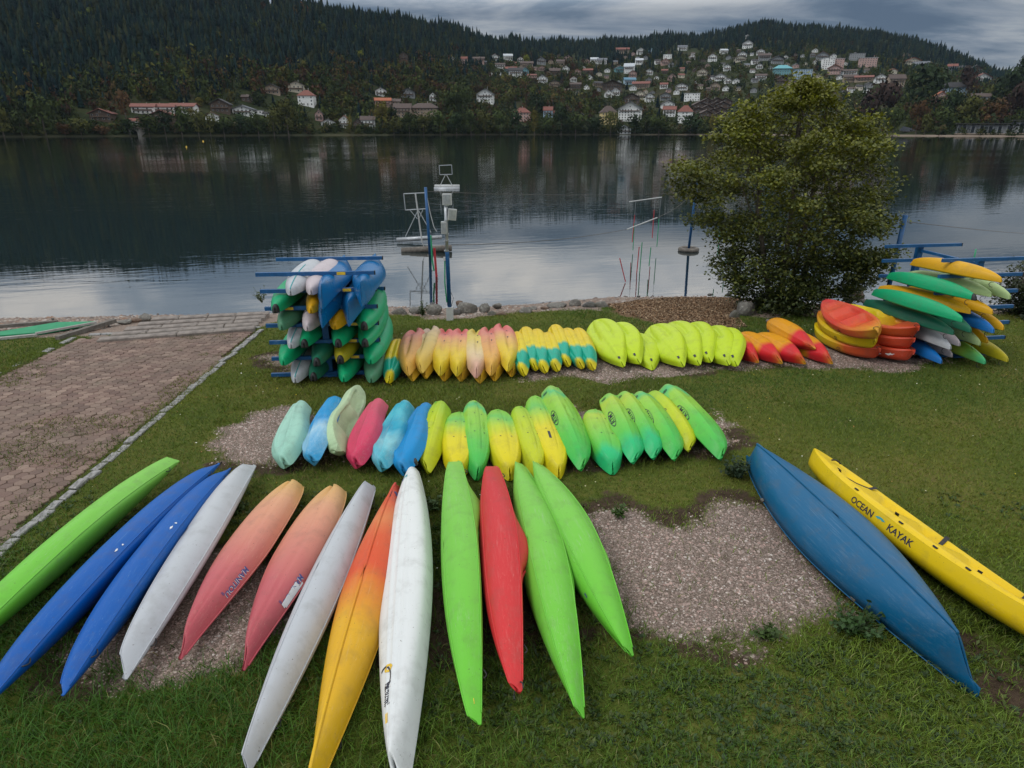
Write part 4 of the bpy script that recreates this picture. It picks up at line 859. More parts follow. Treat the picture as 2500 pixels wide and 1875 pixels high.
goal('water_polo_goal', 'floating goal farther out with small striped frame above white pipe floats', Yh, [z6(680, 95), z6(800, 90), z6(806, 180), z6(686, 184)],
     [(z6(742, 180), z6(683, 300), .02, M['white_paint']), (z6(748, 180), z6(825, 320), .02, M['white_paint']), (z6(683, 300), z6(715, 410), .02, M['white_paint']), (z6(825, 320), z6(800, 420), .02, M['white_paint'])],
     [(z6(636, 296), z6(876, 296), .10, M['white_paint'], 3.2), (z6(632, 326), z6(876, 322), .13, M['steel'], 0)], 1.6)
# blue mast in the lake with a float ring and hanging slalom poles
r = empty('lake_mast', (pxY(1050, 625, 27.9).x, 27.9, WATER_Z)); o0 = Vector(r.location); q = lambda x, y: pxY(*z6(x, y), 27.9)-o0; q2 = lambda x, y: pxY(*z6(x, y), 23.5)-o0
MB().tube([q(548, 305), q(575, 700), q(592, 960)], .06, 10).build('mast', M['blue_steel'], r, True)
MB().tube([q(562, 975), q(660, 985)], .09, 10).build('float', M['rust_wood'], r, True)
MB().tube([q2(600, 770), q2(612, 1000), q2(630, 1110)], .03, 8).build('hanging_pole', M['green_pole'], r)
MB().tube([q2(628, 890), q2(650, 1190)], .02, 8).build('hanging_pole', M['red_pole'], r); MB().tube([q2(638, 890), q2(662, 1200)], .022, 8).build('hanging_pole', M['red_pole'], r)
MB().tube([q(560, 380), q(595, 560), q(630, 690), q(655, 730)], .018, 5).build('rope', M['white_paint'], r)
tag(r, 'blue mast standing in the lake with a rusty float and red and green rods', 'mast')
z7 = lambda x, y: (1480+x/5.53, 440+y/5.53)
r = empty('lake_mast', (pxY(*z7(1110, 950), 29).x, 29, WATER_Z)); o0 = Vector(r.location); q = lambda x, y: pxY(*z7(x, y), 29)-o0
MB().tube([q(1225, 40), q(1180, 400), q(1110, 960)], .055, 10).build('mast', M['blue_steel'], r, True)
c = q(1110, 955); c.z = .06; V = []; F = []; n1, n2 = 28, 8
for i in range(n1):
    for j in range(n2):
        a, b = 2*math.pi*i/n1, 2*math.pi*j/n2; rr = .235*1.5+.09*math.cos(b)*1.2; V.append(c+Vector((rr*math.cos(a), rr*math.sin(a), .10*math.sin(b)))); F.append((i*n2+j, ((i+1) % n1)*n2+j, ((i+1) % n1)*n2+(j+1) % n2, i*n2+(j+1) % n2))
ob('float_ring', me('float_ring', V, F, M['rust_wood'], True), r)
tag(r, 'blue mast rising through a round brown float ring left of the alder', 'mast')
GY_ = 24.5
def gate(label, bar, rods, wires=(), GY_=24.2):
    o0 = pxY(*z7(*(bar[0] if bar else rods[0][0])), GY_); r = empty('slalom_gate', (o0.x, GY_, WATER_Z)); o0 = Vector(r.location); q = lambda p: pxY(*z7(*p), GY_)-o0
    if bar: MB().tube([q(bar[0]), q(bar[1])], .022, 8).build('crossbar', M['white_paint'], r)
    for a, b, m in rods: MB().tube([q(a), q(b)], .017, 8).build('rod', M[m], r)
    for a, b in wires: MB().tube([q(a), q(b)], .006, 4).build('string', M['steel'], r)
    tag(r, label, 'slalom gate', 'slalom gates hanging over the lake')
gate('white slalom crossbar with red and green rods hanging over the lake, upper one', ((310, 292), (752, 230)), [((385, 470), (350, 835), 'red_pole'), ((380, 580), (361, 945), 'green_pole'), ((648, 400), (621, 778), 'red_pole'), ((712, 525), (684, 898), 'green_pole')], [((400, 282), (385, 470)), ((662, 246), (648, 400)), ((740, 236), (712, 525))], 28.6)
gate('lower slalom gate with dark tipped crossbar and long red and green rods', ((280, 665), (690, 505)), [((445, 900), (408, 1300), 'red_pole'), ((485, 838), (450, 1265), 'green_pole'), ((603, 905), (578, 1160), 'green_pole')])
gate('single red rod leaning out of the water near the leaf beach', None, [((182, 1052), (260, 1370), 'red_pole')], (), 22.6)
gate('pair of green rods hanging behind the left fringe of the alder', None, [((1545, 620), (1500, 1030), 'green_pole'), ((1630, 980), (1615, 1110), 'green_pole')])
# overhead lines
def wire(label, pts, rad=.0075):
    a = pts[0]; s = MB(); P = []
    for i in range(len(pts)-1):
        for k in range(8): f = k/8; p = pts[i].lerp(pts[i+1], f); p = p-Vector((0, 0, .12*math.sin(math.pi*f))); P.append(p-a)
    P.append(pts[-1]-a); s.tube(P, rad, 4); o = s.build('cable', M['rust_wood'], None, True, a); tag(o, label, 'cable')
wire('thin cable from the left lake mast top across to the right lake mast', [pxY(*z6(555, 345), 27.9), pxY(1700, 470, 29)])
wire('lower thin cable from the instrument pole towards the slalom gates', [pxY(*z6(800, 862), Yp), pxY(*z7(280, 665), 24.2)])
wire('cable from the lower slalom crossbar up to the right lake mast', [pxY(*z7(690, 505), 24.2), pxY(*z7(1190, 160), 29)])
r = px(2155, 764, 0)
o = MB().tube([(0, 0, 0), (pxY(2211, 525, r.y)-r)*.5, pxY(2211, 525, r.y)-r], .06, 10).build('shore_post', M['blue_steel'], None, True, r); tag(o, 'tall leaning blue post behind the right rack', 'post')
wire('thin cable running right from the tall leaning blue post', [pxY(2210, 541, r.y), pxY(2620, 572, 40)])
o = pole('green_rod', 'green rod sticking up behind the right rack', 'rod', 2372, 660, 2383, 608, 18.0, .02, M['green_pole'])
# ================================================================ boats
def sstep(x, a, b):
    t = np.clip((x-a)/(b-a), 0, 1); return t*t*(3-2*t)
class Hull:
    """lofted hull; local x runs from the near end (-) to the far end (+), z up when upright"""
    def __init__(s, L, W, S=.22, D=.08, a=(2., 2.), b=(1., 1.), e=(.05, .05), Rk=(.1, .1), U=(.04, .04), n=.7, rake=(.12, .12), feat=None, dfeat=None, wmod=None, hump=None, NS=35, NA=19, m=.8, kmod=None):
        t = np.sin(np.linspace(-1, 1, NS)*math.pi/2*.985)/math.sin(math.pi/2*.985); A = np.linspace(-math.pi/2, math.pi/2, NA)
        if feat or dfeat: A = .5*A+.5*np.arcsin(np.clip(np.linspace(-1, 1, NA), -1, 1))
        f = t > 0; sel = lambda p: np.where(f, p[1], p[0]); ab = np.abs(t)
        w = W*((1-ab**sel(a)).clip(0)**sel(b)*(1-sel(e))+sel(e))
        if wmod is not None: w = w*wmod(t)
        k = sel(Rk)*ab**2.6; sh = S+sel(U)*ab**2.4
        if kmod is not None: k = k+kmod(t)
        k = np.minimum(k, sh-.05)
        d = D*(1-ab**2.5)+.006
        if hump: d = d+hump[1]*np.exp(-((t-hump[0])/np.where(t > hump[0], hump[2], hump[3]))**2)
        T, AA = np.meshgrid(t, A, indexing='ij'); eta = np.sin(AA); c = np.cos(AA).clip(0)
        z = k[:, None]+(sh-k)[:, None]*(1-c**n)
        if feat is not None: z = z+feat(T, eta)
        frac = (1-c**n); x = L/2*T-np.sign(T)*sel(rake)[:, None]*ab[:, None]**7*(1-frac)
        s.P = np.stack([x, w[:, None]*eta, z], -1)
        dz = sh[:, None]+d[:, None]*c**m
        if dfeat is not None: dz = dz+dfeat(T, eta)
        s.Dk = np.stack([L/2*T, w[:, None]*eta, dz], -1)
        # rounded noses: shrink the end rings to a point
        for end in (0, -1):
            ring = np.concatenate([s.P[end], s.Dk[end]]); cc = ring.mean(0); wd = np.ptp(ring[:, 1])*.5; sg = -1 if end == 0 else 1
            hh = np.ptp(ring[:, 2])*.12
            for q in (.88, .6, .04):
                ox = np.array([sg*max(wd, .01)*math.sqrt(1-q*q)*.8, 0, 0]); sc_ = np.array([1, q, q**.6])
                c0 = np.array([0, cc[1], cc[2]]); c1 = c0*np.array([0, 1, 1])
                a_ = (s.P[end] if q == .88 else base[0]); b_ = (s.Dk[end] if q == .88 else base[1])
                if q == .88: base = (a_.copy(), b_.copy())
                pa = c1+(base[0]-c1)*sc_+ox; pb = c1+(base[1]-c1)*sc_+ox
                if end == 0: s.P = np.concatenate([pa[None], s.P]); s.Dk = np.concatenate([pb[None], s.Dk])
                else: s.P = np.concatenate([s.P, pa[None]]); s.Dk = np.concatenate([s.Dk, pb[None]])
        t = np.concatenate([[-1.012, -1.008, -1.004], t, [1.004, 1.008, 1.012]]); NS = NS+6
        w, sh, k = [np.concatenate([[v[0]]*3, v, [v[-1]]*3]) for v in (w, sh, k)]
        s.L, s.W, s.NS, s.NA, s.t, s.w, s.sh, s.k = L, W, NS, NA, t, w, sh, k
    def faces(s, flip):
        F = []
        for i in range(s.NS-1):
            for j in range(s.NA-1):
                q = (i*s.NA+j, (i+1)*s.NA+j, (i+1)*s.NA+j+1, i*s.NA+j+1); F.append(q[::-1] if flip else q)
        a = tuple(range(s.NA)); b = tuple((s.NS-1)*s.NA+j for j in range(s.NA))
        F += [a if flip else a[::-1], b[::-1] if flip else b]; return F
    def surf(s, x, v, deck=False):
        """point and normal on the hull at length x and girth fraction v (-1..1)"""
        P = s.Dk if deck else s.P
        i = np.clip(np.interp(x, s.L/2*s.t, np.arange(s.NS)), 0, s.NS-1.001); i0 = int(i)
        arc = np.concatenate([[0], np.cumsum(np.linalg.norm(np.diff(P[i0][:, 1:], axis=0), axis=1))]); j = np.clip(np.interp(v, arc/arc[-1]*2-1, np.arange(s.NA)), 0, s.NA-1.001)
        j0 = int(j); fi, fj = i-i0, j-j0
        p = lambda a, b: Vector(P[a, b])
        q = p(i0, j0)*(1-fi)*(1-fj)+p(i0+1, j0)*fi*(1-fj)+p(i0, j0+1)*(1-fi)*fj+p(i0+1, j0+1)*fi*fj
        nrm = (p(i0+1, j0)-p(i0, j0)+p(i0+1, j0+1)-p(i0, j0+1)).cross(p(i0, j0+1)-p(i0, j0)+p(i0+1, j0+1)-p(i0+1, j0))
        nrm.normalize()
        if (nrm.z > 0) != deck and abs(nrm.z) > .02: nrm = -nrm
        if abs(nrm.z) <= .02 and nrm.y*q.y < 0: nrm = -nrm
        return q, nrm
    def girth(s, x, deck=False):
        P = s.Dk if deck else s.P; i = int(np.clip(np.interp(x, s.L/2*s.t, np.arange(s.NS)), 0, s.NS-1))
        return float(np.linalg.norm(np.diff(P[i], axis=0), axis=1).sum())
_txt = {}
def text_mesh(s, bold=True):
    if s not in _txt:
        c = bpy.data.curves.new('t', 'FONT'); c.body = s; c.size = 1; c.offset = .018 if bold else 0; c.resolution_u = 3; c.align_x = 'CENTER'; c.align_y = 'CENTER'
        o = bpy.data.objects.new('t', c); COL.objects.link(o); dg = bpy.context.evaluated_depsgraph_get(); m = o.evaluated_get(dg).to_mesh()
        _txt[s] = ([tuple(v.co) for v in m.vertices], [tuple(p.vertices) for p in m.polygons]); bpy.data.objects.remove(o)
    return _txt[s]
def decal(root, H, name, V2, F, x, v, size, mat, ang=0, sx=1, deck=False, lift=.004, part=None):
    """print laid on the hull: 2-D outline (unit size) wrapped round the surface at length x, girth v"""
    g = H.girth(x, deck)/2; ca, sa = math.cos(ang), math.sin(ang); V = []
    for p in V2:
        a, b = p[0]*sx*size, p[1]*size; u, w = a*ca-b*sa, a*sa+b*ca
        q, n = H.surf(x+u, v+w/g, deck); V.append(q+n*lift)
    return ob(name, me(name, V, F, mat), part or root)
def ring2(r0, r1, n=20, a0=0, a1=2*math.pi, sy=1):
    V = []; F = []
    for i in range(n+1):
        a = a0+(a1-a0)*i/n
        for r in (r0, r1): V.append((r*math.cos(a), r*math.sin(a)*sy))
        if i: F.append((2*i-2, 2*i-1, 2*i+1, 2*i))
    return V, F
def rect2(w, h, n=6):
    V = [(-w/2+w*i/n, s*h/2) for i in range(n+1) for s in (-1, 1)]; return V, [(2*i, 2*i+1, 2*i+3, 2*i+2) for i in range(n)]
def blob2(w, h, seed, n=18):
    r = np.random.default_rng(seed); V = [(0, 0)]+[(w/2*math.cos(a)*q, h/2*math.sin(a)*q) for a, q in zip(np.linspace(0, 6.283, n, endpoint=False), r.uniform(.55, 1.15, n))]
    return V, [(0, 1+i, 1+(i+1) % n) for i in range(n)]
EMBLEM = (ring2(.40, .5), ([(-.22, .3), (-.1, .3), (.1, -.3), (.22, -.3), (.22, .3), (.12, .3), (.12, -.05), (-.12, .05), (-.12, -.3), (-.22, -.3)], [(0, 1, 7, 8, 9), (4, 3, 2, 6, 5), (1, 2, 6, 7)]))
def emblem(root, H, x, v, size, mat, part=None):
    decal(root, H, 'emblem', *EMBLEM[0], x, v, size, mat, part=part); decal(root, H, 'emblem', *EMBLEM[1], x, v, size, mat, part=part)

KEEP = []
def boat(name, label, cat, group, near, far, H, mat, roll, rest=None, deckmat=None, parts=True):
    """H: Hull; near/far: world points of the two ends; roll in degrees (180 = upside down); rest: height it stands on"""
    near, far = Vector(near), Vector(far); X = (far-near).normalized(); Yv = Vector((0, 0, 1)).cross(X).normalized(); Z = X.cross(Yv)
    Rm = Matrix((X, Yv, Z)).transposed().to_4x4() @ Matrix.Rotation(R(roll), 4, 'X')
    zc = float((H.sh.mean()+H.k.mean())/2); C = Matrix.Translation((0, 0, -zc))
    r = bpy.data.objects.new(name, None); r.empty_display_size = .2; link(r)
    Wm = Matrix.Translation((near+far)/2) @ Rm @ C
    if rest is not None:
        allv = np.concatenate([H.P.reshape(-1, 3), H.Dk.reshape(-1, 3)]); w3 = np.array(Wm.to_3x3()); mz = (allv@w3.T)[:, 2].min()+Wm.translation.z
        Wm = Matrix.Translation((0, 0, rest-mz)) @ Wm
    r.matrix_world = Wm
    KEEP.append(H)
    hull = ob('hull', H_mesh(H, mat, False), r); deck = ob('deck', H_mesh(H, deckmat or mat, True), r)
    tag(r, label, cat, group); r['_'] = 0; del r['_']
    return r, hull, deck
_hm = {}
def H_mesh(H, mat, deck):
    k = (id(H), mat.name, deck)
    if k not in _hm:
        P = (H.Dk if deck else H.P).reshape(-1, 3); _hm[k] = me_np2('deck' if deck else 'hull', P, H.faces(deck), mat)
    return _hm[k]
def me_np2(name, P, F, mat): return me(name, P, F, mat, True)
def handle(root, p, mat, size=.05, axis='y'):
    pts = [Vector(p)+Vector((size*1.2*math.sin(a), size*math.cos(a) if axis == 'y' else 0, 0 if axis == 'y' else size*math.cos(a))) for a in np.linspace(-.3, math.pi+.3, 8)]
    MB().tube(pts, .006, 5).build('carry_loop', mat, root, True)
def keel_strip(root, H, mat, w=.012, h=.006, t0=.03, t1=.97, name='keel_strip'):
    n = 30; mid = H.NA//2; L = H.P[:, mid, :]; s = np.linspace(t0, t1, n)*(H.NS-1)
    pts = [Vector((np.interp(q, np.arange(H.NS), L[:, 0]), 0, np.interp(q, np.arange(H.NS), L[:, 2])-h*.4)) for q in s]
    MB().tube(pts, [w*.3]+[w]*(n-2)+[w*.3], 6).build(name, mat, root, True)
def end_cap(root, H, far, mat, frac=.06, name='end_cap'):
    """dark rubber nose over one end"""
    idx = [i for i in range(H.NS) if (H.t[i] > 1-frac*2 if far else H.t[i] < -1+frac*2)]
    V = []; F = []; m = H.NA*2-2
    cen = np.array([0, 0, (H.sh.mean()+H.k.mean())/2])
    for i in idx:
        loop = list(H.P[i])+list(H.Dk[i][1:-1][::-1]); c = np.mean(loop, 0)
        for p in loop: V.append(tuple(c+(p-c)*np.array([1, 1.05, 1.05])+np.array([(.008 if far else -.008) if i in (0, H.NS-1) else 0, 0, 0])+ (p-c)/ (np.linalg.norm(p-c)+1e-6)*.004))
    for a in range(len(idx)-1):
        for j in range(m): F.append((a*m+j, a*m+(j+1) % m, (a+1)*m+(j+1) % m, (a+1)*m+j))
    F.append(tuple(range(m))); F.append(tuple((len(idx)-1)*m+j for j in range(m)))
    ob(name, me(name, V, F, mat, True), root)
def cockpit(root, H, t0, t1, wfrac, mat):
    """raised oval rim and dark opening on the deck"""
    n = 28; pts = []
    for i in range(n):
        a = 2*math.pi*i/n; x = H.L/2*((t0+t1)/2+(t1-t0)/2*math.cos(a)); v = wfrac*math.sin(a); q, nn = H.surf(x, v*.66, True); pts.append(q+nn*.012)
    s = MB(); s.tube(pts+[pts[0]], .014, 6, False); s.build('cockpit_rim', mat, root, True)
    ob('cockpit_opening', me('cockpit_opening', [p-Vector((0, 0, .004)) for p in pts], [tuple(range(n))], M['black']), root)

# ---- plastics
LIME = [(0, (.13, .46, .035)), (1, (.15, .50, .045))]
PL = dict(
    lime=boat_mat('lime', [(0, (.12, .46, .03)), (1, (.21, .50, .08))], scuff=.28), blue=boat_mat('blue', [(0, (.001, .080, .34)), (1, (.001, .095, .38))], scuff=.22, dust=(.16, .30, .48)),
    white=boat_mat('white', [(0, (.40, .42, .45)), (1, (.46, .48, .50))], scuff=.3, dust=(.36, .35, .33)), canoe=boat_mat('canoe', [(0, (.003, .085, .19)), (1, (.003, .10, .22))], .38, scuff=.50, dust=(.18, .26, .36)),
    red=boat_mat('red', [(0, (.55, .028, .03)), (1, (.50, .03, .035))], scuff=.30, dust=(.60, .25, .22)), peach=boat_mat('peach', [(.0, (.36, .055, .075)), (.3, (.45, .10, .11)), (.55, (.55, .22, .15)), (.75, (.60, .30, .17)), (.95, (.62, .38, .13))], wob=.06, scuff=.25, dust=(.6, .4, .3)),
    fire=boat_mat('fire', [(0, (.62, .38, .010)), (.34, (.63, .34, .012)), (.45, (.62, .20, .02)), (.53, (.60, .075, .02)), (.64, (.60, .09, .025)), (.74, (.62, .19, .06)), (.85, (.6, .08, .025)), (1, (.58, .06, .04))], wob=.07, scuff=.22, dust=(.65, .5, .3)),
    white2=boat_mat('chalk', [(0, (.60, .62, .62)), (1, (.66, .68, .66))], scuff=.18, dust=(.45, .45, .42)), mint=boat_mat('mint', [(0, (.42, .52, .46)), (1, (.46, .56, .50))], scuff=.2),
    yellow=boat_mat('yellow', [(0, (.68, .46, .004)), (1, (.72, .50, .004))], scuff=.15, dust=(.6, .5, .3)),
    sot1=boat_mat('sot1', [(0, (.03, .40, .07)), (.25, (.10, .46, .06)), (.5, (.22, .50, .05)), (.68, (.28, .52, .05)), (.8, (.08, .46, .16)), (1, (.36, .52, .04))], wob=.22, scuff=.15),
    sot2=boat_mat('sot2', [(0, (.62, .52, .008)), (.38, (.60, .53, .012)), (.55, (.42, .54, .03)), (.7, (.14, .46, .08)), (.8, (.20, .50, .05)), (1, (.24, .52, .05))], wob=.10, scuff=.15),
    sot3=boat_mat('sot3', [(0, (.46, .50, .012)), (.5, (.42, .52, .014)), (1, (.26, .50, .03))], wob=.16, scuff=.15),
    sot4=boat_mat('sot4', [(0, (.02, .42, .13)), (.14, (.02, .44, .16)), (.24, (.10, .46, .06)), (.55, (.26, .50, .05)), (.75, (.38, .52, .04)), (.85, (.20, .50, .08)), (1, (.42, .52, .02))], wob=.12, scuff=.15),
    aqua=boat_mat('aqua', [(0, (.26, .50, .40)), (1, (.34, .56, .46))], .5, scuff=.8, dust=(.32, .36, .36)), sky=boat_mat('sky', [(0, (.02, .26, .50)), (.3, (.30, .50, .62)), (.45, (.01, .24, .52)), (.7, (.03, .28, .55)), (1, (.008, .24, .50))], .5, wob=.25, scuff=.6, dust=(.45, .55, .62)),
    pale=boat_mat('pale', [(0, (.40, .55, .32)), (1, (.46, .58, .36))], .5, scuff=.35), rose=boat_mat('rose', [(0, (.52, .03, .09)), (.5, (.55, .06, .12)), (1, (.55, .10, .14))], .5, scuff=.5, dust=(.45, .22, .24)),
    cyan=boat_mat('cyan', [(0, (.02, .33, .44)), (.25, (.20, .50, .56)), (.4, (.01, .28, .42)), (.6, (.08, .44, .52)), (.8, (.02, .34, .44)), (1, (.20, .48, .52))], .5, wob=.3, scuff=.6, dust=(.40, .46, .50)), azure=boat_mat('azure', [(0, (.005, .22, .50)), (1, (.006, .20, .46))], .45, scuff=.3, dust=(.2, .4, .55)),
    teal=boat_mat('tealyellow', [(0, (.58, .48, .008)), (.06, (.58, .48, .01)), (.10, (.005, .32, .22)), (.27, (.005, .34, .23)), (.34, (.62, .50, .008)), (.93, (.66, .46, .008)), (.965, (.01, .36, .24)), (1, (.01, .36, .24))], wob=.05, scuff=.12),
    pinkA=boat_mat('pinkA', [(0, (.60, .45, .02)), (.25, (.62, .44, .03)), (.5, (.62, .34, .12)), (.7, (.60, .18, .15)), (1, (.58, .13, .12))], wob=.07, scuff=.3, dust=(.6, .48, .4)), pinkB=boat_mat('pinkB', [(0, (.60, .34, .05)), (.4, (.60, .30, .10)), (.7, (.58, .20, .15)), (1, (.56, .15, .13))], wob=.07, scuff=.3, dust=(.6, .48, .4)),
    pinkC=boat_mat('pinkC', [(0, (.58, .30, .25)), (.25, (.60, .46, .25)), (.6, (.60, .46, .10)), (1, (.58, .46, .08))], wob=.07, scuff=.3), pinkD=boat_mat('pinkD', [(0, (.60, .40, .06)), (.5, (.60, .44, .16)), (1, (.55, .40, .32))], wob=.07, scuff=.3), amber=boat_mat('amber', [(0, (.60, .34, .02)), (1, (.62, .40, .03))], scuff=.2),
    chart=boat_mat('chart', [(0, (.42, .56, .012)), (1, (.47, .60, .03))], scuff=.12), ember=boat_mat('ember', [(0, (.58, .30, .02)), (.05, (.55, .08, .02)), (.12, (.56, .018, .02)), (.27, (.56, .02, .03)), (.36, (.62, .27, .008)), (.93, (.64, .27, .008)), (1, (.58, .10, .02))], wob=.06, scuff=.12),
    redyel=boat_mat('redyel', [(0, (.60, .30, .03)), (.2, (.60, .13, .03)), (.5, (.58, .05, .03)), (.8, (.60, .10, .05)), (1, (.55, .05, .05))], wob=.2, scuff=.15), yelred=boat_mat('yelred', [(0, (.48, .05, .02)), (.3, (.52, .09, .02)), (.45, (.60, .34, .01)), (.7, (.64, .48, .008)), (1, (.62, .46, .008))], wob=.08, scuff=.12), orange=boat_mat('orangered', [(0, (.50, .05, .02)), (1, (.54, .07, .02))], wob=.1, scuff=.15), midyel=boat_mat('midyel', [(0, (.62, .46, .008)), (.6, (.64, .44, .008)), (1, (.56, .16, .02))], wob=.12, scuff=.12),
    rgreen=boat_mat('rackgreen', [(0, (.004, .32, .13)), (1, (.004, .29, .12))], .4, scuff=.2, dust=(.2, .42, .3)), dgreen=boat_mat('rackdark', [(0, (.012, .13, .075)), (1, (.010, .10, .06))], .45, scuff=.4, dust=(.14, .26, .2)), mgreen=boat_mat('rackpale', [(0, (.06, .20, .11)), (1, (.05, .17, .09))], .5, scuff=.4, dust=(.2, .32, .26)), ryel=boat_mat('rackyellow', [(0, (.62, .33, .006)), (1, (.58, .30, .006))], .45, scuff=.15, dust=(.6, .45, .2)),
    rolive=boat_mat('rackolive', [(0, (.42, .36, .012)), (1, (.40, .33, .01))], .45, scuff=.2), pgreen=boat_mat('rackpgreen', [(0, (.34, .46, .20)), (1, (.30, .40, .18))], .5, scuff=.4), pinkw=boat_mat('rackpinkwhite', [(0, (.46, .40, .42)), (1, (.48, .43, .45))], .5, scuff=.4), rblue=boat_mat('rackblue', [(0, (.003, .115, .30)), (1, (.003, .125, .33))], .25, scuff=.25, dust=(.10, .28, .45)), bblue=boat_mat('rackbright', [(0, (.006, .14, .44)), (1, (.006, .13, .40))], .4, scuff=.2),
    gryel=boat_mat('rackgy', [(0, (.05, .38, .15)), (.2, (.20, .42, .06)), (.4, (.36, .44, .05)), (.7, (.10, .38, .12)), (1, (.3, .4, .06))], wob=.2))

# ---- foreground row: long boats lying on the gravel, roughly along the view
FG = 'long kayaks lying in the front row'
def tips(x0, y0, x1, y1, z0=.2, z1=.2): return px(x1*1.1302, y1*1.1302, z1), px(x0*1.1302, y0*1.1302, z0)   # near, far
def touring(L, W, S=.26, D=.09, hump=None, **k):
    kw = dict(a=(1.75, 1.75), b=(1.0, 1.0), e=(.035, .035), Rk=(.17, .12), U=(.02, .05), n=.85, rake=(.05, .15)); kw.update(k); return Hull(L, W, S, D, hump=hump, **kw)
def dist(t): return (Vector(t[1])-Vector(t[0])).length
def fg(name, label, tp, W, mat, roll, **k):
    nr, fr = tips(*tp); H = touring(dist((nr, fr)), W, **k)
    r, h_, d_ = boat(name, label, 'kayak', FG, nr, fr, H, PL[mat], roll, rest=0.0); Lh = H.L/2
    for sg in (-1, 1): MB().tube([H.surf(x, sg, False)[0]+Vector((0, sg*.003, 0)) for x in np.linspace(-Lh*.96, Lh*.96, 30)], .007, 6).build('seam', PL[mat], r, True)
    keel_strip(r, H, PL[mat], .007, .004)
    for x in (-Lh*.8, Lh*.82): MB().tube([H.surf(x, .9, True)[0]+Vector((q*.05, 0, .012+.03*math.sin(math.pi*(q+1)/2))) for q in np.linspace(-1, 1, 6)], .006, 5).build('carry_loop', M['black'], r, True)
    return r, h_, d_, H
r, h, d, H = fg('kayak', 'plain lime green kayak, leftmost in the front row, cut off by the photo edge', (372, 997, -170, 1470), .27, 'lime', 124, a=(1.9, 1.6), Rk=(.17, .15), U=(.03, .05), rake=(.1, .05))
r, h, d, H = fg('kayak', 'blue kayak cut off by the left photo edge, second from the left in front', (462, 1003, -55, 1530), .25, 'blue', 120, a=(1.9, 1.6), Rk=(.20, .20), U=(.03, .03), rake=(.1, .2)); [decal(r, H, 'scuff_mark', *blob2(w_, .02, 2+q_), x_, .86+.02*q_, 1, M['white_print'], part=h) for q_, (x_, w_) in enumerate(((-.30, .06), (-.2, .03)))]; handle(r, (H.L/2-.03, 0, .3), M['black'])
r, h, d, H = fg('kayak', 'blue kayak with white scuff marks, beside the white kayak', (485, 1015, 116, 1506), .25, 'blue', 118, a=(1.9, 1.6), Rk=(.21, .20), U=(.03, .03), rake=(.1, .2)); [decal(r, H, 'scuff_mark', *blob2(w_, .025, 5+q_), x_, .84+.02*q_, 1, M['white_print'], part=h) for q_, (x_, w_) in enumerate(((.12, .07), (.22, .04)))]; handle(r, (H.L/2-.03, 0, .3), M['black'])
r, h, d, H = fg('kayak', 'greyish white kayak between the blue and the peach kayaks', (537, 1000, 253, 1462), .235, 'white', 138, Rk=(.12, .15), e=(.05, .05), rake=(.18, .15))
for tp, sd in (((632, 1037, 378, 1408), 0), ((722, 1047, 515, 1432), 1)):
    lab = ('peach to crimson kayak with swallow tail, left one of the pair, lettering intact', 'peach to crimson kayak with swallow tail and torn white sticker, right of the pair')[sd]
    nr, fr = tips(*tp); L = dist((nr, fr))
    H = Hull(L, .30, .25, .06, a=(1.55, 2.7), b=(1.30, .7), e=(.05, .24), Rk=(.16, .10), U=(.02, .05), n=.72, rake=(.2, .10), feat=lambda T, e: .10*sstep(T, .35, 1.0)*np.exp(-(e/.35)**2)+.012*np.exp(-((np.abs(e)-.55)/.08)**2)*(1-np.abs(T)**3), NA=31)
    r, h, d = boat('kayak', lab, 'kayak', FG, nr, fr, H, PL['peach'], 158, rest=0.0)
    V, F = text_mesh('MANITOU'); decal(r, H, 'lettering', V, F, -.66, .80, .085, M['white_print'], sx=-1, part=h, lift=.003); decal(r, H, 'lettering', V, F, -.655, .79, .085, M['ink_blue'], sx=-1, part=h, lift=.005)
    V, F = text_mesh('II'); decal(r, H, 'lettering', V, F, -.86, .66, .05, M['ink_blue'], sx=-1, part=h)
    if sd: decal(r, H, 'torn_sticker', *rect2(.30, .055), -.72, .82, 1, M['white_print'], part=h, lift=.006); decal(r, H, 'torn_sticker', *rect2(.34, .02), -.68, .93, 1, M['white_print'], part=h, lift=.006)
    MB().tube([H.surf(x, 1, False)[0]+Vector((0, .006, 0)) for x in np.linspace(-L/2*.97, L/2*.95, 26)], .009, 6).build('seam', PL['peach'], r, True)
r, h, d, H = fg('kayak', 'long grey white kayak with near end in tall grass, left of the fire coloured one', (800, 1037, 522, 1648), .19, 'white', 156, e=(.07, .05), Rk=(.14, .10))
r, h, d, H = fg('kayak', 'kayak fading from red at far end to yellow, cut off by the bottom edge', (858, 1033, 668, 1700), .285, 'fire', 172, e=(.07, .03), b=(1.15, 1.2), n=1.15, Rk=(.10, .16), rake=(.1, .15)); keel_strip(r, H, PL['fire'], .016, .012)
decal(r, H, 'slot', *rect2(.22, .035), H.L/2-.52, .02, 1, M['ink'], part=h)
for v in (-.42, .42): decal(r, H, 'emblem', *blob2(.16, .09, 9), H.L/2-.42, v, 1, M['ink_blue'], part=h)
nr, fr = tips(889, 1010, 853, 1700); L = dist((nr, fr))
H = Hull(L, .265, .27, .06, a=(1.8, 1.9), b=(1.0, .95), e=(.12, .22), Rk=(.05, .12), U=(.05, .02), n=.45, rake=(.2, .1), feat=lambda T, e: -.012*np.exp(-((np.abs(e)-.30)/.05)**2)*(1-np.abs(T)**2.5)-.016*np.exp(-(e/.06)**2)*(1-np.abs(T)**2), NA=41)
r, h, d = boat('kayak', 'chalky white flat bottomed kayak with black and yellow lettering near its near end', 'kayak', FG, nr, fr, H, PL['white2'], 158, rest=0.0, deckmat=PL['mint'])
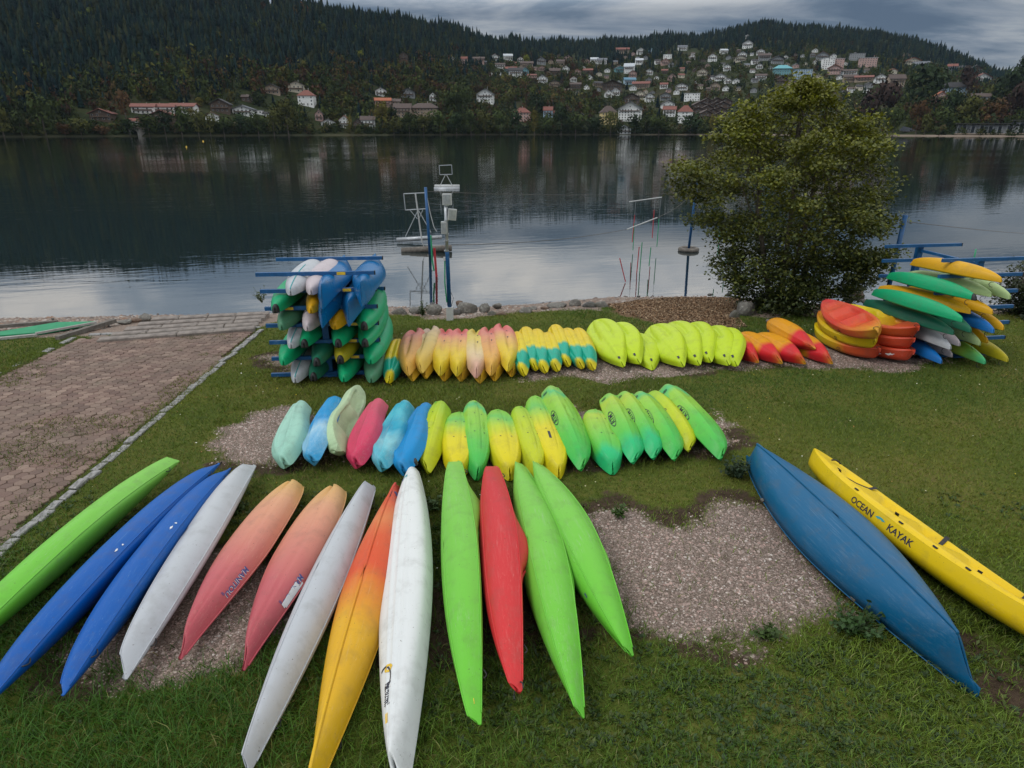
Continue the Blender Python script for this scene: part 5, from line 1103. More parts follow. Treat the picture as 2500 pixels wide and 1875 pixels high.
V, F = text_mesh('OKWAVE'); xl = -L/2+.72
V, F = text_mesh('kanumi'); decal(r, H, 'lettering', V, F, xl-.02, -.10, .085, M['ink'], sx=-1, part=h)
decal(r, H, 'lettering', *ring2(.16, .38, 18, sy=.9), xl+.26, -.10, .12, M['label_yellow'], part=h); decal(r, H, 'emblem', *ring2(.46, .54, 18, -.6, 2.6, .55), xl+.16, -.22, .26, M['ink'], part=h); decal(r, H, 'lettering', *rect2(.11, .022), xl-.28, -.10, 1, M['label_yellow'], part=h)
V, F = text_mesh('390'); decal(r, H, 'number', V, F, L/2-.42, -.42, .09, M['ink_blue'], ang=math.pi/2, sx=-1, part=h); decal(r, H, 'sticker', *rect2(.07, .05), L/2-.36, -.12, 1, M['teal_print'], part=h)
bk = MB().box((L/2-.06, .10, .10), (.10, .03, .07)); bk.build('rudder_bracket', M['black'], r)
fgl = [((978, 1002, 1014, 1575), .265, 'lime', 118, dict(hump=(.42, .22, .13, .22), D=.07), 'lime green kayak with deck hump near far end and yellow sticker at near tip'),
       ((1058, 1020, 1102, 1512), .27, 'red', 122, dict(hump=(-.04, .27, .17, .17), D=.06, e=(.10, .05)), 'red kayak lying on its side, the only plain red one in the front row'),
       ((1117, 1006, 1243, 1557), .275, 'lime', 140, dict(hump=(-.22, .15, .12, .16), D=.06), 'lime green kayak directly right of the red kayak'),
       ((1152, 1006, 1350, 1425), .265, 'lime', 138, dict(hump=(-.27, .17, .12, .16), D=.06, e=(.06, .04)), 'lime green kayak next to the open gravel patch, rightmost lime one in front')]
for i, (tp, w_, mt, ro, kw, lab) in enumerate(fgl):
    r, h, d, H = fg('kayak', lab, tp, w_, mt, ro, **kw); hp_ = kw['hump'][0]
    cockpit(r, H, hp_-.42, hp_-.06, .7, PL[mt])
    if i == 0: decal(r, H, 'sticker', *rect2(.05, .12), -H.L/2+.16, .15, 1, M['label_yellow'], part=h)
    if i == 1: handle(r, (-H.L/2-.01, 0, .26), M['black'], .07)
    if i == 3: decal(r, H, 'sticker', *rect2(.06, .02), -H.L/2+.75, -.3, 1, M['ink_blue'], part=h)

# ---- blue canoe, upside down
nr, fr = tips(1606, 988, 2102, 1492, .16, .10); L = dist((nr, fr))
H = Hull(L, .44, .36, .0, a=(1.85, 1.85), b=(1.0, 1.0), e=(.03, .03), Rk=(.05, .05), U=(.16, .16), n=.72, rake=(.30, .30), NS=51)
r = bpy.data.objects.new('canoe', None); link(r); X = (fr-nr).normalized(); Yv = Vector((0, 0, 1)).cross(X).normalized(); Z = X.cross(Yv)
Wm = Matrix.Translation((nr+fr)/2) @ Matrix((X, Yv, Z)).transposed().to_4x4() @ Matrix.Rotation(R(172), 4, 'X')
mz = (H.P.reshape(-1, 3)@np.array(Wm.to_3x3()).T)[:, 2].min()+Wm.translation.z; r.matrix_world = Matrix.Translation((0, 0, -mz-.01)) @ Wm
hl = ob('hull', me('hull', H.P.reshape(-1, 3), H.faces(False)[:-2], PL['canoe'], True), r); sm = hl.modifiers.new('thickness', 'SOLIDIFY'); sm.thickness = .012; sm.offset = 1
keel_strip(r, H, PL['canoe'], .016, .014, .02, .98, 'keel')
for s_ in (0, -1): MB().tube([Vector(p)+Vector((0, 0, .004)) for p in H.P[4:-4, s_, :]], .008, 6).build('gunwale', PL['canoe'], r, True)
for x in (-.9, .1, 1.0): MB().bar((x, -.36, .37), (x, .36, .37), .06, .02).build('thwart', M['rust_wood'], r)
tag(r, 'big dark blue canoe upside down with a raised keel line, right of the open gravel', 'canoe')

# ---- yellow sit-on-top, right way up but tipped towards us
nr, fr = tips(1748, 1003, 2287, 1416, .2, .2); L = dist((nr, fr))
def okdeck(T, e):
    well = lambda t0, t1, w, dp: -dp*sstep(T, t0, t0+.06)*(1-sstep(T, t1-.06, t1))*(1-sstep(np.abs(e), w-.12, w))
    return well(-.72, -.30, .74, .10)+well(-.24, .06, .72, .12)+well(.10, .40, .72, .10)+well(.46, .74, .6, .06)+.03*np.exp(-((np.abs(e)-.82)/.1)**2)*(1-np.abs(T)**4)
H = Hull(L, .44, .29, .035, a=(2.6, 2.6), b=(.8, .85), e=(.14, .10), Rk=(.14, .12), U=(.10, .08), n=.55, rake=(.05, .05), dfeat=okdeck, NS=61, NA=33)
r, h, d = boat('sit_on_top_kayak', 'bright yellow sit on top kayak with OCEAN KAYAK lettering beside the blue canoe', 'kayak', None, nr, fr, H, PL['yellow'], 27, rest=0.0)
V, F = text_mesh('OCEAN'); decal(r, H, 'lettering', V, F, .33, .85, .11, M['ink'], ang=0, sx=-1, part=h)
V, F = text_mesh('KAYAK'); decal(r, H, 'lettering', V, F, -.27, .85, .11, M['ink'], ang=0, sx=-1, part=h)
decal(r, H, 'emblem', *ring2(.2, .5, 12, .3, 2.6, .5), .03, .85, .16, M['teal_print'], part=h)
for t0, v0, v1 in ((.55, -.7, .7), (-.05, -.8, .8), (-.62, -.75, .75)):
    pts = [H.surf(H.L/2*t0+.10*math.sin(3*v), v, True)[0]+Vector((0, 0, .03)) for v in np.linspace(v0, v1, 12)]
    s_ = MB()
    for p, q in zip(pts, pts[1:]): s_.bar(p, q, .045, .006)
    s_.build('strap', M['black'], r)
for t0 in (.78, -.80): pts = [H.surf(H.L/2*t0, v, True)[0]+Vector((0, 0, .02+.03*(1-v*v*8))) for v in np.linspace(-.3, .3, 7)]; MB().tube(pts, .011, 6).build('carry_handle', M['black'], r, True)
for t0 in (.3, -.1, -.35, -.55): q, nn = H.surf(H.L/2*t0, .93, True); MB().box(q+nn*.008, (.05, .025, .016)).build('strap_eye', M['black'], r)

# ---- second row, left: small kayaks with a waist, scraped bottoms
R2 = 'small waisted kayaks in the second row'
def peanut(L, seed):
    def wm(t): return np.interp(t, [-1, -.8, -.45, -.1, .15, .4, .7, .9, 1], [.85, 1.0, 1.04, 1.02, .74, .52, .54, .66, .6])
    def feat(T, e): return -.030*np.exp(-((np.abs(e)-.42)/.10)**2)*sstep(T, -.95, -.7)*(1-sstep(T, .75, .95))+.02*np.exp(-(e/.3)**2)*(1-T**2)
    return Hull(L, .275, .26, .05, a=(3.2, 3.4), b=(.72, .7), e=(.30, .35), Rk=(.10, .07), U=(.05, .03), n=.42, rake=(.06, .04), wmod=lambda t: np.convolve(np.pad(wm(t), 3, 'edge'), np.ones(7)/7, 'valid'), feat=feat, NA=33)
for i, (x0, y0, x1, y1, mt, ro, lab) in enumerate(((739, 990, 690, 1120, 'aqua', 150, 'pale aqua waisted kayak, leftmost of the second row'), (822, 985, 757, 1122, 'sky', 128, 'blue kayak with white marbling, second in the second row'), (872, 966, 812, 1106, 'pale', 60, 'pale green kayak standing on its side with the seat side turned right'), (928, 986, 866, 1122, 'rose', 146, 'raspberry red waisted kayak in the second row'), (992, 990, 928, 1128, 'cyan', 148, 'turquoise and blue marbled kayak beside the raspberry one'), (1044, 998, 980, 1140, 'azure', 142, 'plain azure blue waisted kayak, rightmost of the waisted ones'))):
    nr, fr = px(x1, y1, .22), px(x0, y0, .22); H = peanut(dist((nr, fr))*1.03, i)
    if i == 2: H = Hull(dist((nr, fr))*1.05, .31, .22, .03, a=(3.2, 3.4), b=(.72, .7), e=(.25, .4), Rk=(.10, .07), U=(.08, .03), n=.42, rake=(.06, .04), wmod=lambda t: np.convolve(np.pad(np.interp(t, [-1, -.8, -.45, -.1, .2, .45, .7, 1], [.9, 1, 1, .85, .62, .62, .8, .7]), 3, 'edge'), np.ones(7)/7, 'valid'), dfeat=lambda T, e: -.14*sstep(T, -.55, -.4)*(1-sstep(T, .05, .2))*(1-sstep(np.abs(e), .5, .75))-.10*sstep(T, .25, .35)*(1-sstep(T, .7, .8))*(1-sstep(np.abs(e), .4, .7)), NA=33)
    r, h, d = boat('waisted_kayak', lab, 'kayak', R2, nr, fr, H, PL[mt], ro, rest=0.0)
    if i == 2: decal(r, H, 'emblem', *ring2(.2, .5, 10, 0, 4), .2, -.55, .1, M['ink_blue'], part=h)
# ---- second row, right: yellow green sit-on-tops, hull up
R2b = 'yellow and green sit on top kayaks in the second row'
def sot(L, W=.35, S=.29, NA=31):
    def feat(T, e):
        g = lambda c, s, A, t0, t1: A*np.exp(-((e-c)/s)**2)*sstep(T, t0, t0+.15)*(1-sstep(T, t1-.15, t1))
        scup = sum(.035*np.exp(-((e-c)/.10)**2)*sstep(T, t0, t0+.28)*(1-sstep(T, t0+.28, t0+.31)) for c, t0 in ((-.45, -.25), (.45, -.25)))
        return g(0, .05, -.018, -.75, .95)+g(.09, .03, .010, -.7, .9)+g(-.09, .03, .010, -.7, .9)+scup-.012*sstep(np.abs(e), .60, .68)*(1-sstep(np.abs(e), .72, .82))*(1-np.abs(T)**4)
    return Hull(L, W, S, .05, a=(2.5, 3.0), b=(.85, .72), e=(.12, .20), Rk=(.14, .12), U=(.04, .03), n=.36, rake=(.10, .05), feat=feat, NA=NA)
def names(root, hull, H, side, near=-.35, far=.38, em=True, tx=True):
    if tx:
        V, F = text_mesh('RTM'); decal(root, H, 'lettering', V, F, H.L/2*near, .82*side, .11, M['ink'], ang=0 if side > 0 else math.pi, sx=-1.3, part=hull); decal(root, H, 'lettering', *ring2(.46, .52, 20, 0, 6.283, .24), H.L/2*near, .82*side, .46, M['ink'], part=hull)
    if em: emblem(root, H, H.L/2*far, .80*side, .10, M['ink'], hull)
for i, (x0, y0, x1, y1, mt, ro, W_, lab, mark) in enumerate((
    (1076, 984, 1036, 1132, 'sot3', 150, .30, 'narrow yellow green kayak, first right of the azure one', 'eL'), (1122, 1006, 1119, 1140, 'sot2', 184, .37, 'broad kayak with green far end and yellow near end, second of the sit on tops', ''), (1156, 980, 1168, 1143, 'sot1', 196, .31, 'all green kayak between two yellow ended ones', 't'), (1213, 1000, 1246, 1142, 'sot2', 186, .36, 'green and yellow kayak right of the all green one, with faint blue smear', ''), (1266, 993, 1314, 1136, 'sot3', 192, .31, 'yellow green kayak with round emblem near its near end, fifth of the sit on tops', 'e'),
    (1306, 968, 1366, 1139, 'sot2', 190, .38, 'broad kayak with two dark slots in its yellow near half', 's'), (1346, 953, 1428, 1131, 'sot1', 216, .38, 'long green kayak with dark lettering right of the slotted yellow one', 'te'), (1448, 1000, 1498, 1128, 'sot4', 186, .37, 'short broad kayak with blue green heart shaped patch at its near end', ''), (1488, 973, 1557, 1116, 'sot4', 220, .36, 'first of three slim lettered green kayaks right of the heart patched one', 'te'), (1524, 968, 1607, 1106, 'sot4', 221, .36, 'middle of three slim lettered green kayaks, with turquoise patch', 'te'), (1561, 968, 1658, 1109, 'sot1', 221, .36, 'last of three slim lettered green kayaks beside the narrow yellow one', 'te'), (1592, 963, 1693, 1086, 'sot3', 226, .30, 'narrow yellow kayak with round emblem, second from the right end of the row', 'e'), (1629, 950, 1768, 1106, 'sot1', 214, .40, 'big green kayak at the right end of the second row', 'te'))):
    nr, fr = px(x1, y1, .2), px(x0, y0, .26); H = sot(dist((nr, fr))*1.03, W_*.72)
    r, h, d = boat('sit_on_top_kayak', lab, 'kayak', R2b, nr, fr, H, PL[mt], ro, rest=0.0); sd = 1 if ro > 180 else -1
    names(r, h, H, -1 if ro > 180 else 1, -.12, .62 if 't' in mark else -.05, 'e' in mark and 'L' not in mark, 't' in mark)
    for x_, v_ in ((-.25, .2), (-.25, -.2), (.3, .16), (.3, -.16)): decal(r, H, 'scupper_hole', *blob2(.028, .028, 8), x_*H.L/2, v_, 1, M['ink'], part=h)
    if 'L' in mark: emblem(r, H, .1, -.30, .12, M['ink'], h)
    if mark == 's':
        for v, x in ((-.15, -.50), (-.62, -.62)): decal(r, H, 'slot', *rect2(.20, .035), x, v, 1, M['ink'], part=h)
    q, nn = H.surf(H.L/2*.86, 0); decal(r, H, 'drain_plug', *blob2(.09, .09, 4), H.L/2*.80, 0, 1, PL['lime'], part=h); handle(r, (H.L/2+.005, 0, .22), M['black'], .04)

# ---- first row (farther back): swallow-tailed pairs, banana yellow, chartreuse, orange
R1 = 'peach and yellow swallow tailed kayaks in the back row'
def swallow(L, W=.33):
    def feat(T, e): return .16*sstep(T, .25, 1.0)*np.exp(-(e/.42)**2)+.05*(1-sstep(T, .2, .5))*sstep(T, -.75, -.3)*np.exp(-(e/.16)**2)
    return Hull(L, W, .26, .05, a=(1.9, 3.4), b=(.95, .6), e=(.06, .62), Rk=(.12, .05), U=(.06, .06), n=.60, rake=(.14, .02), feat=feat, NA=25)
for i, (x0, y0, x1, y1, mt, ro) in enumerate(((1014, 830, 994, 925, 'pinkB', 165), (1052, 827, 1025, 921, 'pinkD', 160), (1088, 826, 1076, 921, 'pinkA', 184), (1128, 826, 1117, 922, 'pinkA', 184), (1163, 828, 1164, 927, 'pinkC', 186), (1194, 824, 1201, 922, 'pinkB', 188), (1228, 818, 1244, 914, 'pinkA', 194))):
    for lo in (1, 0):
        nr, fr = px(x1+(9 if lo else 0), y1-(6 if lo else 0), .15), px(x0+(9 if lo else 0), y0+1, .15); H = swallow(dist((nr, fr)), .285)
        lab = f'{ORD[i]} peach swallow tailed kayak from the left, upper of its pair' if not lo else f'yellow kayak tucked under the {ORD[i]} peach swallow tailed kayak from the left'
        r, h, d = boat('swallowtail_kayak', lab, 'kayak', R1, nr, fr, H, PL['amber' if lo else mt], ro, rest=0.0 if lo else .16)
        if not lo:
            for x in (.1, .45): decal(r, H, 'drain_plug', *rect2(.09, .025), x*H.L/2, .04, 1, M['ink'], part=h)
R1b = 'yellow kayaks with teal ends in the back row'
for i, (x0, y0, x1, y1, ro) in enumerate(((976, 828, 951, 921, 196), (1256, 813, 1275, 907, 150), (1278, 801, 1303, 894, 150), (1305, 806, 1326, 900, 150), (1330, 815, 1356, 896, 150), (1349, 796, 1382, 885, 148), (1377, 805, 1416, 890, 148), (1404, 805, 1443, 894, 146))):
    nr, fr = px(x1, y1, .2), px(x0, y0, .24); L = dist((nr, fr))
    H = Hull(L, .225, .24, .10, a=(2.2, 2.8), b=(.9, .7), e=(.14, .24), Rk=(.10, .14), U=(.05, .05), n=.55, rake=(.10, .05), feat=lambda T, e: -.03*np.exp(-(e/.12)**2)*(1-T**2)+.03*np.exp(-((np.abs(e)-.35)/.12)**2)*(1-T**2), NA=29)
    lab = 'yellow kayak with teal ends standing alone at the left end of the back row' if i == 0 else f'{ORD[i-1]} of seven yellow teal ended kayaks between the peach and chartreuse kayaks'
    r, h, d = boat('banana_kayak', lab, 'kayak', R1b, nr, fr, H, PL['teal'], ro, rest=0.02); decal(r, H, 'emblem', *blob2(.12, .16, 3+i), .62*H.L/2, -.70, 1, M['steel'], part=h)
R1c = 'chartreuse sit on top kayaks in the back row'
def broad(L):
    def feat(T, e):
        s = 0
        for c in (-.36, .36): s = s+.055*np.exp(-((e-c)/.11)**2)*sstep(T, -.12, -.06)*(1-sstep(T, .85, .98))
        return s-.02*np.exp(-(e/.10)**2)*(1-T**2)
    return Hull(L, .41, .22, .04, a=(1.6, 2.8), b=(.95, .72), e=(.06, .16), Rk=(.15, .10), U=(.04, .04), n=.40, rake=(.10, .06), feat=feat, NA=31)
for i, (x0, y0, x1, y1, ro) in enumerate(((1452, 794, 1517, 896, 150), (1490, 806, 1556, 890, 148), (1540, 813, 1594, 890, 176), (1590, 807, 1663, 896, 150), (1634, 800, 1702, 892, 150), (1680, 804, 1729, 886, 148), (1726, 812, 1773, 892, 150), (1752, 818, 1793, 894, 150))):
    nr, fr = px(x1, y1, .15), px(x0, y0, .24); H = broad(dist((nr, fr))); r, h, d = boat('broad_sit_on_top', f'{ORD[i]} chartreuse kayak from the left in the back row', 'kayak', R1c, nr, fr, H, PL['chart'], ro, rest=0.02)
    decal(r, H, 'drain_slot', *rect2(.09, .035), -H.L/2+.13, .05, 1, M['ink'], part=h, lift=.012)
R1d = 'orange and red kayaks in the back row'
for i, (x0, y0, x1, y1, ro) in enumerate(((1762, 815, 1846, 878, 150), (1801, 818, 1904, 881, 148), (1841, 820, 1962, 882, 148), (1870, 804, 1977, 868, 120), (1912, 812, 2028, 880, 152))):
    nr, fr = px(x1, y1, .18), px(x0, y0, .22); H = Hull(dist((nr, fr)), .25, .23, .08, a=(1.7, 2.8), b=(.95, .7), e=(.06, .22), Rk=(.10, .14), U=(.05, .05), n=.6, rake=(.12, .05), feat=lambda T, e: -.025*np.exp(-(e/.12)**2)*(1-T**2), NA=25)
    r, h, d = boat('banana_kayak', f'{ORD[i]} orange kayak with red near end from the left in the back row', 'kayak', R1d, nr, fr, H, PL['ember'], ro, rest=0.02 if i != 3 else .14); decal(r, H, 'emblem', *blob2(.16, .14, 30+i), .60*H.L/2, -.62, 1, M['ink_blue'], part=h)
# ---- stacked sit-on-tops at the right, right way up
R1e = 'stacked red and yellow sit on top kayaks'
def upright(L, W=.38):
    def df(T, e):
        well = lambda t0, t1, w, dp: -dp*sstep(T, t0, t0+.08)*(1-sstep(T, t1-.08, t1))*(1-sstep(np.abs(e), w-.15, w))
        return well(-.55, -.12, .75, .12)+well(-.05, .40, .72, .10)+well(.5, .8, .6, .05)+.02*np.exp(-((np.abs(e)-.84)/.09)**2)
    return Hull(L, W, .24, .05, a=(2.3, 2.3), b=(.8, .8), e=(.10, .10), Rk=(.10, .10), U=(.10, .10), n=.5, rake=(.10, .10), dfeat=df, NA=31, NS=49)
pz = lambda a, b, z: (px(*a, z), px(*b, z))
S3, S2, S1, S4 = pz((2144, 872), (1992, 806), .15), pz((2142, 848), (2008, 778), .42), pz((2145, 825), (2017, 752), .70), pz((2240, 815), (2070, 760), .70)
for i, ((A, B), z, mt, lab, sh, tilt) in enumerate(((S3, .0, 'yelred', 'bottom kayak of the left stack, yellow fading to orange red', 0, -4), (S2, .24, 'midyel', 'middle kayak of the left stack, mostly yellow', .1, -8), (S1, .50, 'redyel', 'top kayak of the left stack, red with open seats tipped towards the lawn', .02, -22),
                                       (S4, .0, 'orange', 'bottom kayak of the right stack, orange red with white mark', 0, 0), (S4, .25, 'orange', 'middle kayak of the right stack, orange red', .05, -3), (S4, .50, 'yelred', 'top kayak of the right stack, yellow deck with red near end', .0, -10))):
    A, B = Vector((A.x, A.y, 0)), Vector((B.x, B.y, 0)); X = (B-A).normalized(); L = (B-A).length; c = (A+B)/2+X*sh; H = upright(L); r, h, d = boat('sit_on_top_kayak', lab, 'kayak', R1e, c-X*L/2+Vector((0, 0, .2)), c+X*L/2+Vector((0, 0, .2)), H, PL[mt], tilt, rest=z)
    V, F = text_mesh('v'); decal(r, H, 'emblem', V, F, .35, .72, .22, M['ink'], part=h); emblem(r, H, -.25, .78, .11, M['ink'], h)
    if i == 3: decal(r, H, 'white_mark', *blob2(.22, .10, 12), -.35, .75, 1, M['white_print'], part=h); decal(r, H, 'white_mark', *blob2(.16, .06, 13), -.62, .78, 1, M['white_print'], part=h)
    for s_ in (-1, 1): handle(r, (s_*(L/2-.02), 0, .36), M['black'], .05)

# ---- boats on the racks, upside down
z4 = lambda x, y: (600+x/4.365, 580+y/4.365)
def rack_boat(label, group, tip, lev, levs, L, W_, mat, cap=False, ystart=11.7, ang=0., keel=None, kind='k', S=.24, droop=0.):
    z = levs[lev]+.04; zc = z+.13
    N = pxY(*tip, ystart); N.z = zc-droop
    d = Vector((-math.sin(LR_ANG+ang), math.cos(LR_ANG+ang), 0)); Fp = N+d*L; Fp.z = zc-droop*4
    if kind == 'c': H = Hull(L, W_, .26, .02, a=(1.7, 1.7), b=(1, 1), e=(.03, .03), Rk=(.02, .02), U=(.20, .20), n=.95, rake=(.12, .12))
    else: H = Hull(L, W_, S, .06, a=(2.5, 1.9), b=(.80, .92), e=(.15, .14), Rk=(.15, .12), U=(.05, .05), n=.72, rake=(.02, .1))
    r, h, dk = boat('racked_kayak' if kind == 'k' else 'racked_canoe', label, 'kayak' if kind == 'k' else 'canoe', group, N, Fp, H, PL[mat], 180, rest=None)
    if cap: end_cap(r, H, False, M['black'], .02)
    if keel: keel_strip(r, H, M[keel], .010, .004, .02, .5)
    return r, H
LG = 'boats on the left rack'
NM = ['ground level', 'second level up', 'third level up', 'fourth level up', 'fifth level up', 'top level']
CLN = ['far left', 'left of the post', 'right of the post', 'far right']
for lev, row in enumerate((((520, 1440, 'white', 0, 'teal_print'), (715, 1460, 'dgreen', 1, None), (1040, 1450, 'rgreen', 0, None), (1330, 1430, 'mgreen', 0, None)), ((400, 1310, 'rgreen', 0, None), (745, 1270, 'dgreen', 1, None), (1000, 1260, 'rolive', 1, None), (1330, 1290, 'rgreen', 0, None)), ((480, 1100, 'white', 0, 'teal_print'), (620, 1130, 'rgreen', 1, None), (980, 1110, 'rgreen', 1, None), (1265, 1100, 'rgreen', 1, None)), ((380, 900, 'mgreen', 0, None), (650, 890, 'pinkw', 0, None), (950, 920, 'ryel', 0, None), (1255, 900, 'rgreen', 1, None)), ((310, 740, 'rgreen', 1, None), (690, 720, 'ryel', 0, None)), ((470, 500, 'white', 0, 'teal_print'), (690, 490, 'pinkw', 0, None)))):
    for ci, (x, y, mt, cap, kl) in enumerate(row):
        cn = dict(white='white', dgreen='dark green', rgreen='green', mgreen='dull pale green', rolive='dull yellow', ryel='orange yellow', pinkw='pinkish white')[mt]
        rack_boat(f'{cn} kayak on the left rack, {NM[lev]}, {CLN[ci]}', LG, z4(x, y), lev, LLEV, random.uniform(3.0, 3.5) if lev < 5 else 2.9, .275, mt, cap, 11.65+random.uniform(0, .15), ang=.05*(ci < 2)*0, keel=kl)
for (x, y, lv, yy, L_, lab) in ((805, 640, 5, 11.35, 3.7, 'upper blue canoe just right of the post on the left rack'), (1225, 600, 5, 11.55, 3.7, 'upper blue canoe at the far right of the left rack'), (805, 850, 4, 11.35, 4.0, 'lower blue canoe just right of the post on the left rack'), (1090, 840, 4, 11.45, 4.0, 'lower blue canoe at the right of the left rack')):
    rack_boat(lab, LG, z4(x, y), lv, LLEV, L_, .33, 'rblue', False, yy, ang=.03, kind='c', droop=.03)
RG = 'boats on the right rack'
z5 = lambda x, y: (2000+x/3.606, 500+y/3.606)
def rrack(label, near, far, lev, mat, W_=.20, cap=False, L=None):
    z = RLEV[lev]+.16; A = px(*z5(*near), z)
    if far: B = px(*z5(*far), z); d = (B-A).normalized(); L = L or (B-A).length
    else: d = Vector((-.05, 1, 0)).normalized(); L = L or 3.4
    H = Hull(L, W_, .22, .05, a=(1.9, 1.7), b=(.90, .95), e=(.14, .04), Rk=(.15, .14), U=(.03, .05), n=.8, rake=(.03, .05))
    r, h, dk = boat('racked_kayak', label, 'kayak', RG, A, A+d*L, H, PL[mat], 180)
    if cap: end_cap(r, H, False, M['black'], .035)
    handle(r, (-L/2+.15, 0, .33), M['black'], .05, 'z')
    return d, L
RDIR = [None]
RDIR[0], L_ = rrack('green kayak with black tip, leftmost on the fifth level of the right rack', (1385, 800), (600, 605), 4, 'rgreen', cap=True)
print('rack boat length', L_, RDIR[0])
for lab, near, lev, mt, far in (('yellow kayak alone on the top level of the right rack', (1610, 640), 5, 'ryel', (810, 485)), ('inner pale green kayak on the fifth level of the right rack', (1520, 770), 4, 'pgreen', (770, 595)), ('outer pale green kayak on the fifth level of the right rack', (1685, 790), 4, 'pgreen', (1045, 595)),
    ('green kayak leftmost on the fourth level of the right rack', (1265, 990), 3, 'rgreen', (470, 750)), ('yellow kayak in the middle of the fourth level of the right rack', (1335, 920), 3, 'ryel', (515, 720)), ('yellow kayak rightmost on the fourth level of the right rack', (1530, 925), 3, 'ryel', (770, 725)),
    ('dark green kayak leftmost on the third level of the right rack', (1185, 1105), 2, 'dgreen', (395, 840)), ('dark green kayak inside the third level of the right rack', (1340, 1085), 2, 'dgreen', None), ('bright blue kayak on the third level of the right rack', (1540, 1090), 2, 'bblue', None), ('yellow kayak rightmost on the third level of the right rack', (1625, 1065), 2, 'ryel', None),
    ('white kayak leftmost on the second level of the right rack', (1160, 1235), 1, 'white', (570, 975)), ('pinkish grey kayak on the second level of the right rack', (1240, 1205), 1, 'pinkw', None), ('pale green kayak on the second level of the right rack', (1420, 1200), 1, 'pgreen', None), ('yellow kayak rightmost on the second level of the right rack', (1485, 1180), 1, 'ryel', None),
    ('bright blue kayak on the ground level of the right rack', (1080, 1360), 0, 'bblue', None), ('pinkish grey kayak on the ground level of the right rack', (1172, 1305), 0, 'pinkw', None), ('green and yellow mottled kayak on the ground level of the right rack', (1465, 1365), 0, 'gryel', None), ('yellow kayak rightmost on the ground level of the right rack', (1665, 1345), 0, 'rolive', None)):
    rrack(lab, near, far, lev, mt, L=None if far else L_)
# ================================================================ grass, weeds, gravel, leaf litter
def in_view(X, Y, m=.12):
    zc = Y*CP+CAM_H*SP; u = X/zc*FPX/1250; v = (Y*SP-CAM_H*CP)/zc*FPX/937.5
    return (np.abs(u) < 1+m) & (np.abs(v) < 1+m*1.4)
def samp(n, x0, x1, y0, y1):
    X = RNG.uniform(x0, x1, n); Y = RNG.uniform(y0, y1, n); k = in_view(X, Y); return X[k], Y[k]
gmat = leaf_mat('grass_blade')
def blades(X, Y, h, w, seg, cols, lean):
    n = len(X); Z = ground_z(X, Y)-.004; th = RNG.uniform(0, 6.28, n); ph = RNG.uniform(0, 6.28, n)
    B = np.stack([X, Y, Z], -1); s = np.stack([np.cos(th), np.sin(th), 0*th], -1)*w[:, None]/2; l = np.stack([np.cos(ph), np.sin(ph), 0*ph], -1)*(h*lean)[:, None]
    up = np.array([0, 0, 1.])[None]*h[:, None]
    if seg == 1:
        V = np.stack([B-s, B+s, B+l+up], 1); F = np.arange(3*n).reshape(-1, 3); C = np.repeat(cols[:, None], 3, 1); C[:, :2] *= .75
        return V.reshape(-1, 3), F, C.reshape(-1, 3)
    V = np.stack([B-s, B+s, B+l*.35+up*.6-s*.75, B+l*.35+up*.6+s*.75, B+l*1.1+up*.92], 1)
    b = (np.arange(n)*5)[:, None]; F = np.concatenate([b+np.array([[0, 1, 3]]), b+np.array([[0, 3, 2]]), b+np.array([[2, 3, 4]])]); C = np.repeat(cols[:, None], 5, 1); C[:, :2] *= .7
    return V.reshape(-1, 3), F, C.reshape(-1, 3)
def grass_ok(X, Y, k=1.0):
    m = masks(X, Y); bare = np.maximum.reduce([m['gravel'], m['pave'], m['leaf'], m['beach'], m['soil']*.85])
    return RNG.uniform(0, 1, len(X)) > bare*k
def grass_cols(X, Y, tall):
    f = .5+.5*fbm2(X*.8, Y*.8, 9); r = RNG.uniform(0, 1, len(X)); a = np.array([.056, .118, .014]); b = np.array([.170, .200, .024]); c = np.array([.21, .17, .065])
    mixv = np.clip(f*1.25+r*.5-.45, 0, 1)[:, None]; C = a*(1-mixv)+b*mixv; dry = (RNG.uniform(0, 1, len(X)) < .06+.30*np.clip(fbm2(X*.9, Y*1.3, 41)-.25, 0, 1))[:, None]; C = np.where(dry, c, C)
    if tall: C = C*np.array([.85, 1.05, .9])
    return C*RNG.uniform(.55, 1.4, (len(X), 1))
parts = []
X, Y = samp(560000, -12, 17, 6.2, 19.5); k = grass_ok(X, Y) & (RNG.uniform(0, 1, len(X)) < np.clip(1.25-(Y-6.2)*.055, .45, 1)); X, Y = X[k], Y[k]
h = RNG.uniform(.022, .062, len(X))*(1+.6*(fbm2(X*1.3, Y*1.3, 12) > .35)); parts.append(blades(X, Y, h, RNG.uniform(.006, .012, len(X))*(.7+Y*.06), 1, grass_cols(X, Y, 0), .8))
print('lawn', len(X))
X, Y = samp(230000, -7, 8, 1.9, 7.6); dn = np.clip((7.9-Y)/2.2, 0, 1); k = grass_ok(X, Y, .97) & (RNG.uniform(0, 1, len(X)) < .25+.75*dn); X, Y = X[k], Y[k]
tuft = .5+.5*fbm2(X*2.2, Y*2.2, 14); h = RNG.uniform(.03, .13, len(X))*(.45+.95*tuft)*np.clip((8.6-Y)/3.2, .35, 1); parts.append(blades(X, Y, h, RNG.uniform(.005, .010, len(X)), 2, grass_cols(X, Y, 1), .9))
print('tall', len(X))
o = 0; VV = []; FF = []; CC = []
for V, F, C in parts: VV.append(V); FF.append(F+o); CC.append(C); o += len(V)
tag(ob('grass', me_np('grass', np.concatenate(VV), np.concatenate(FF), gmat, np.concatenate(CC))), 'short lawn grass growing longer and weedy towards the front', 'grass', kind='stuff')
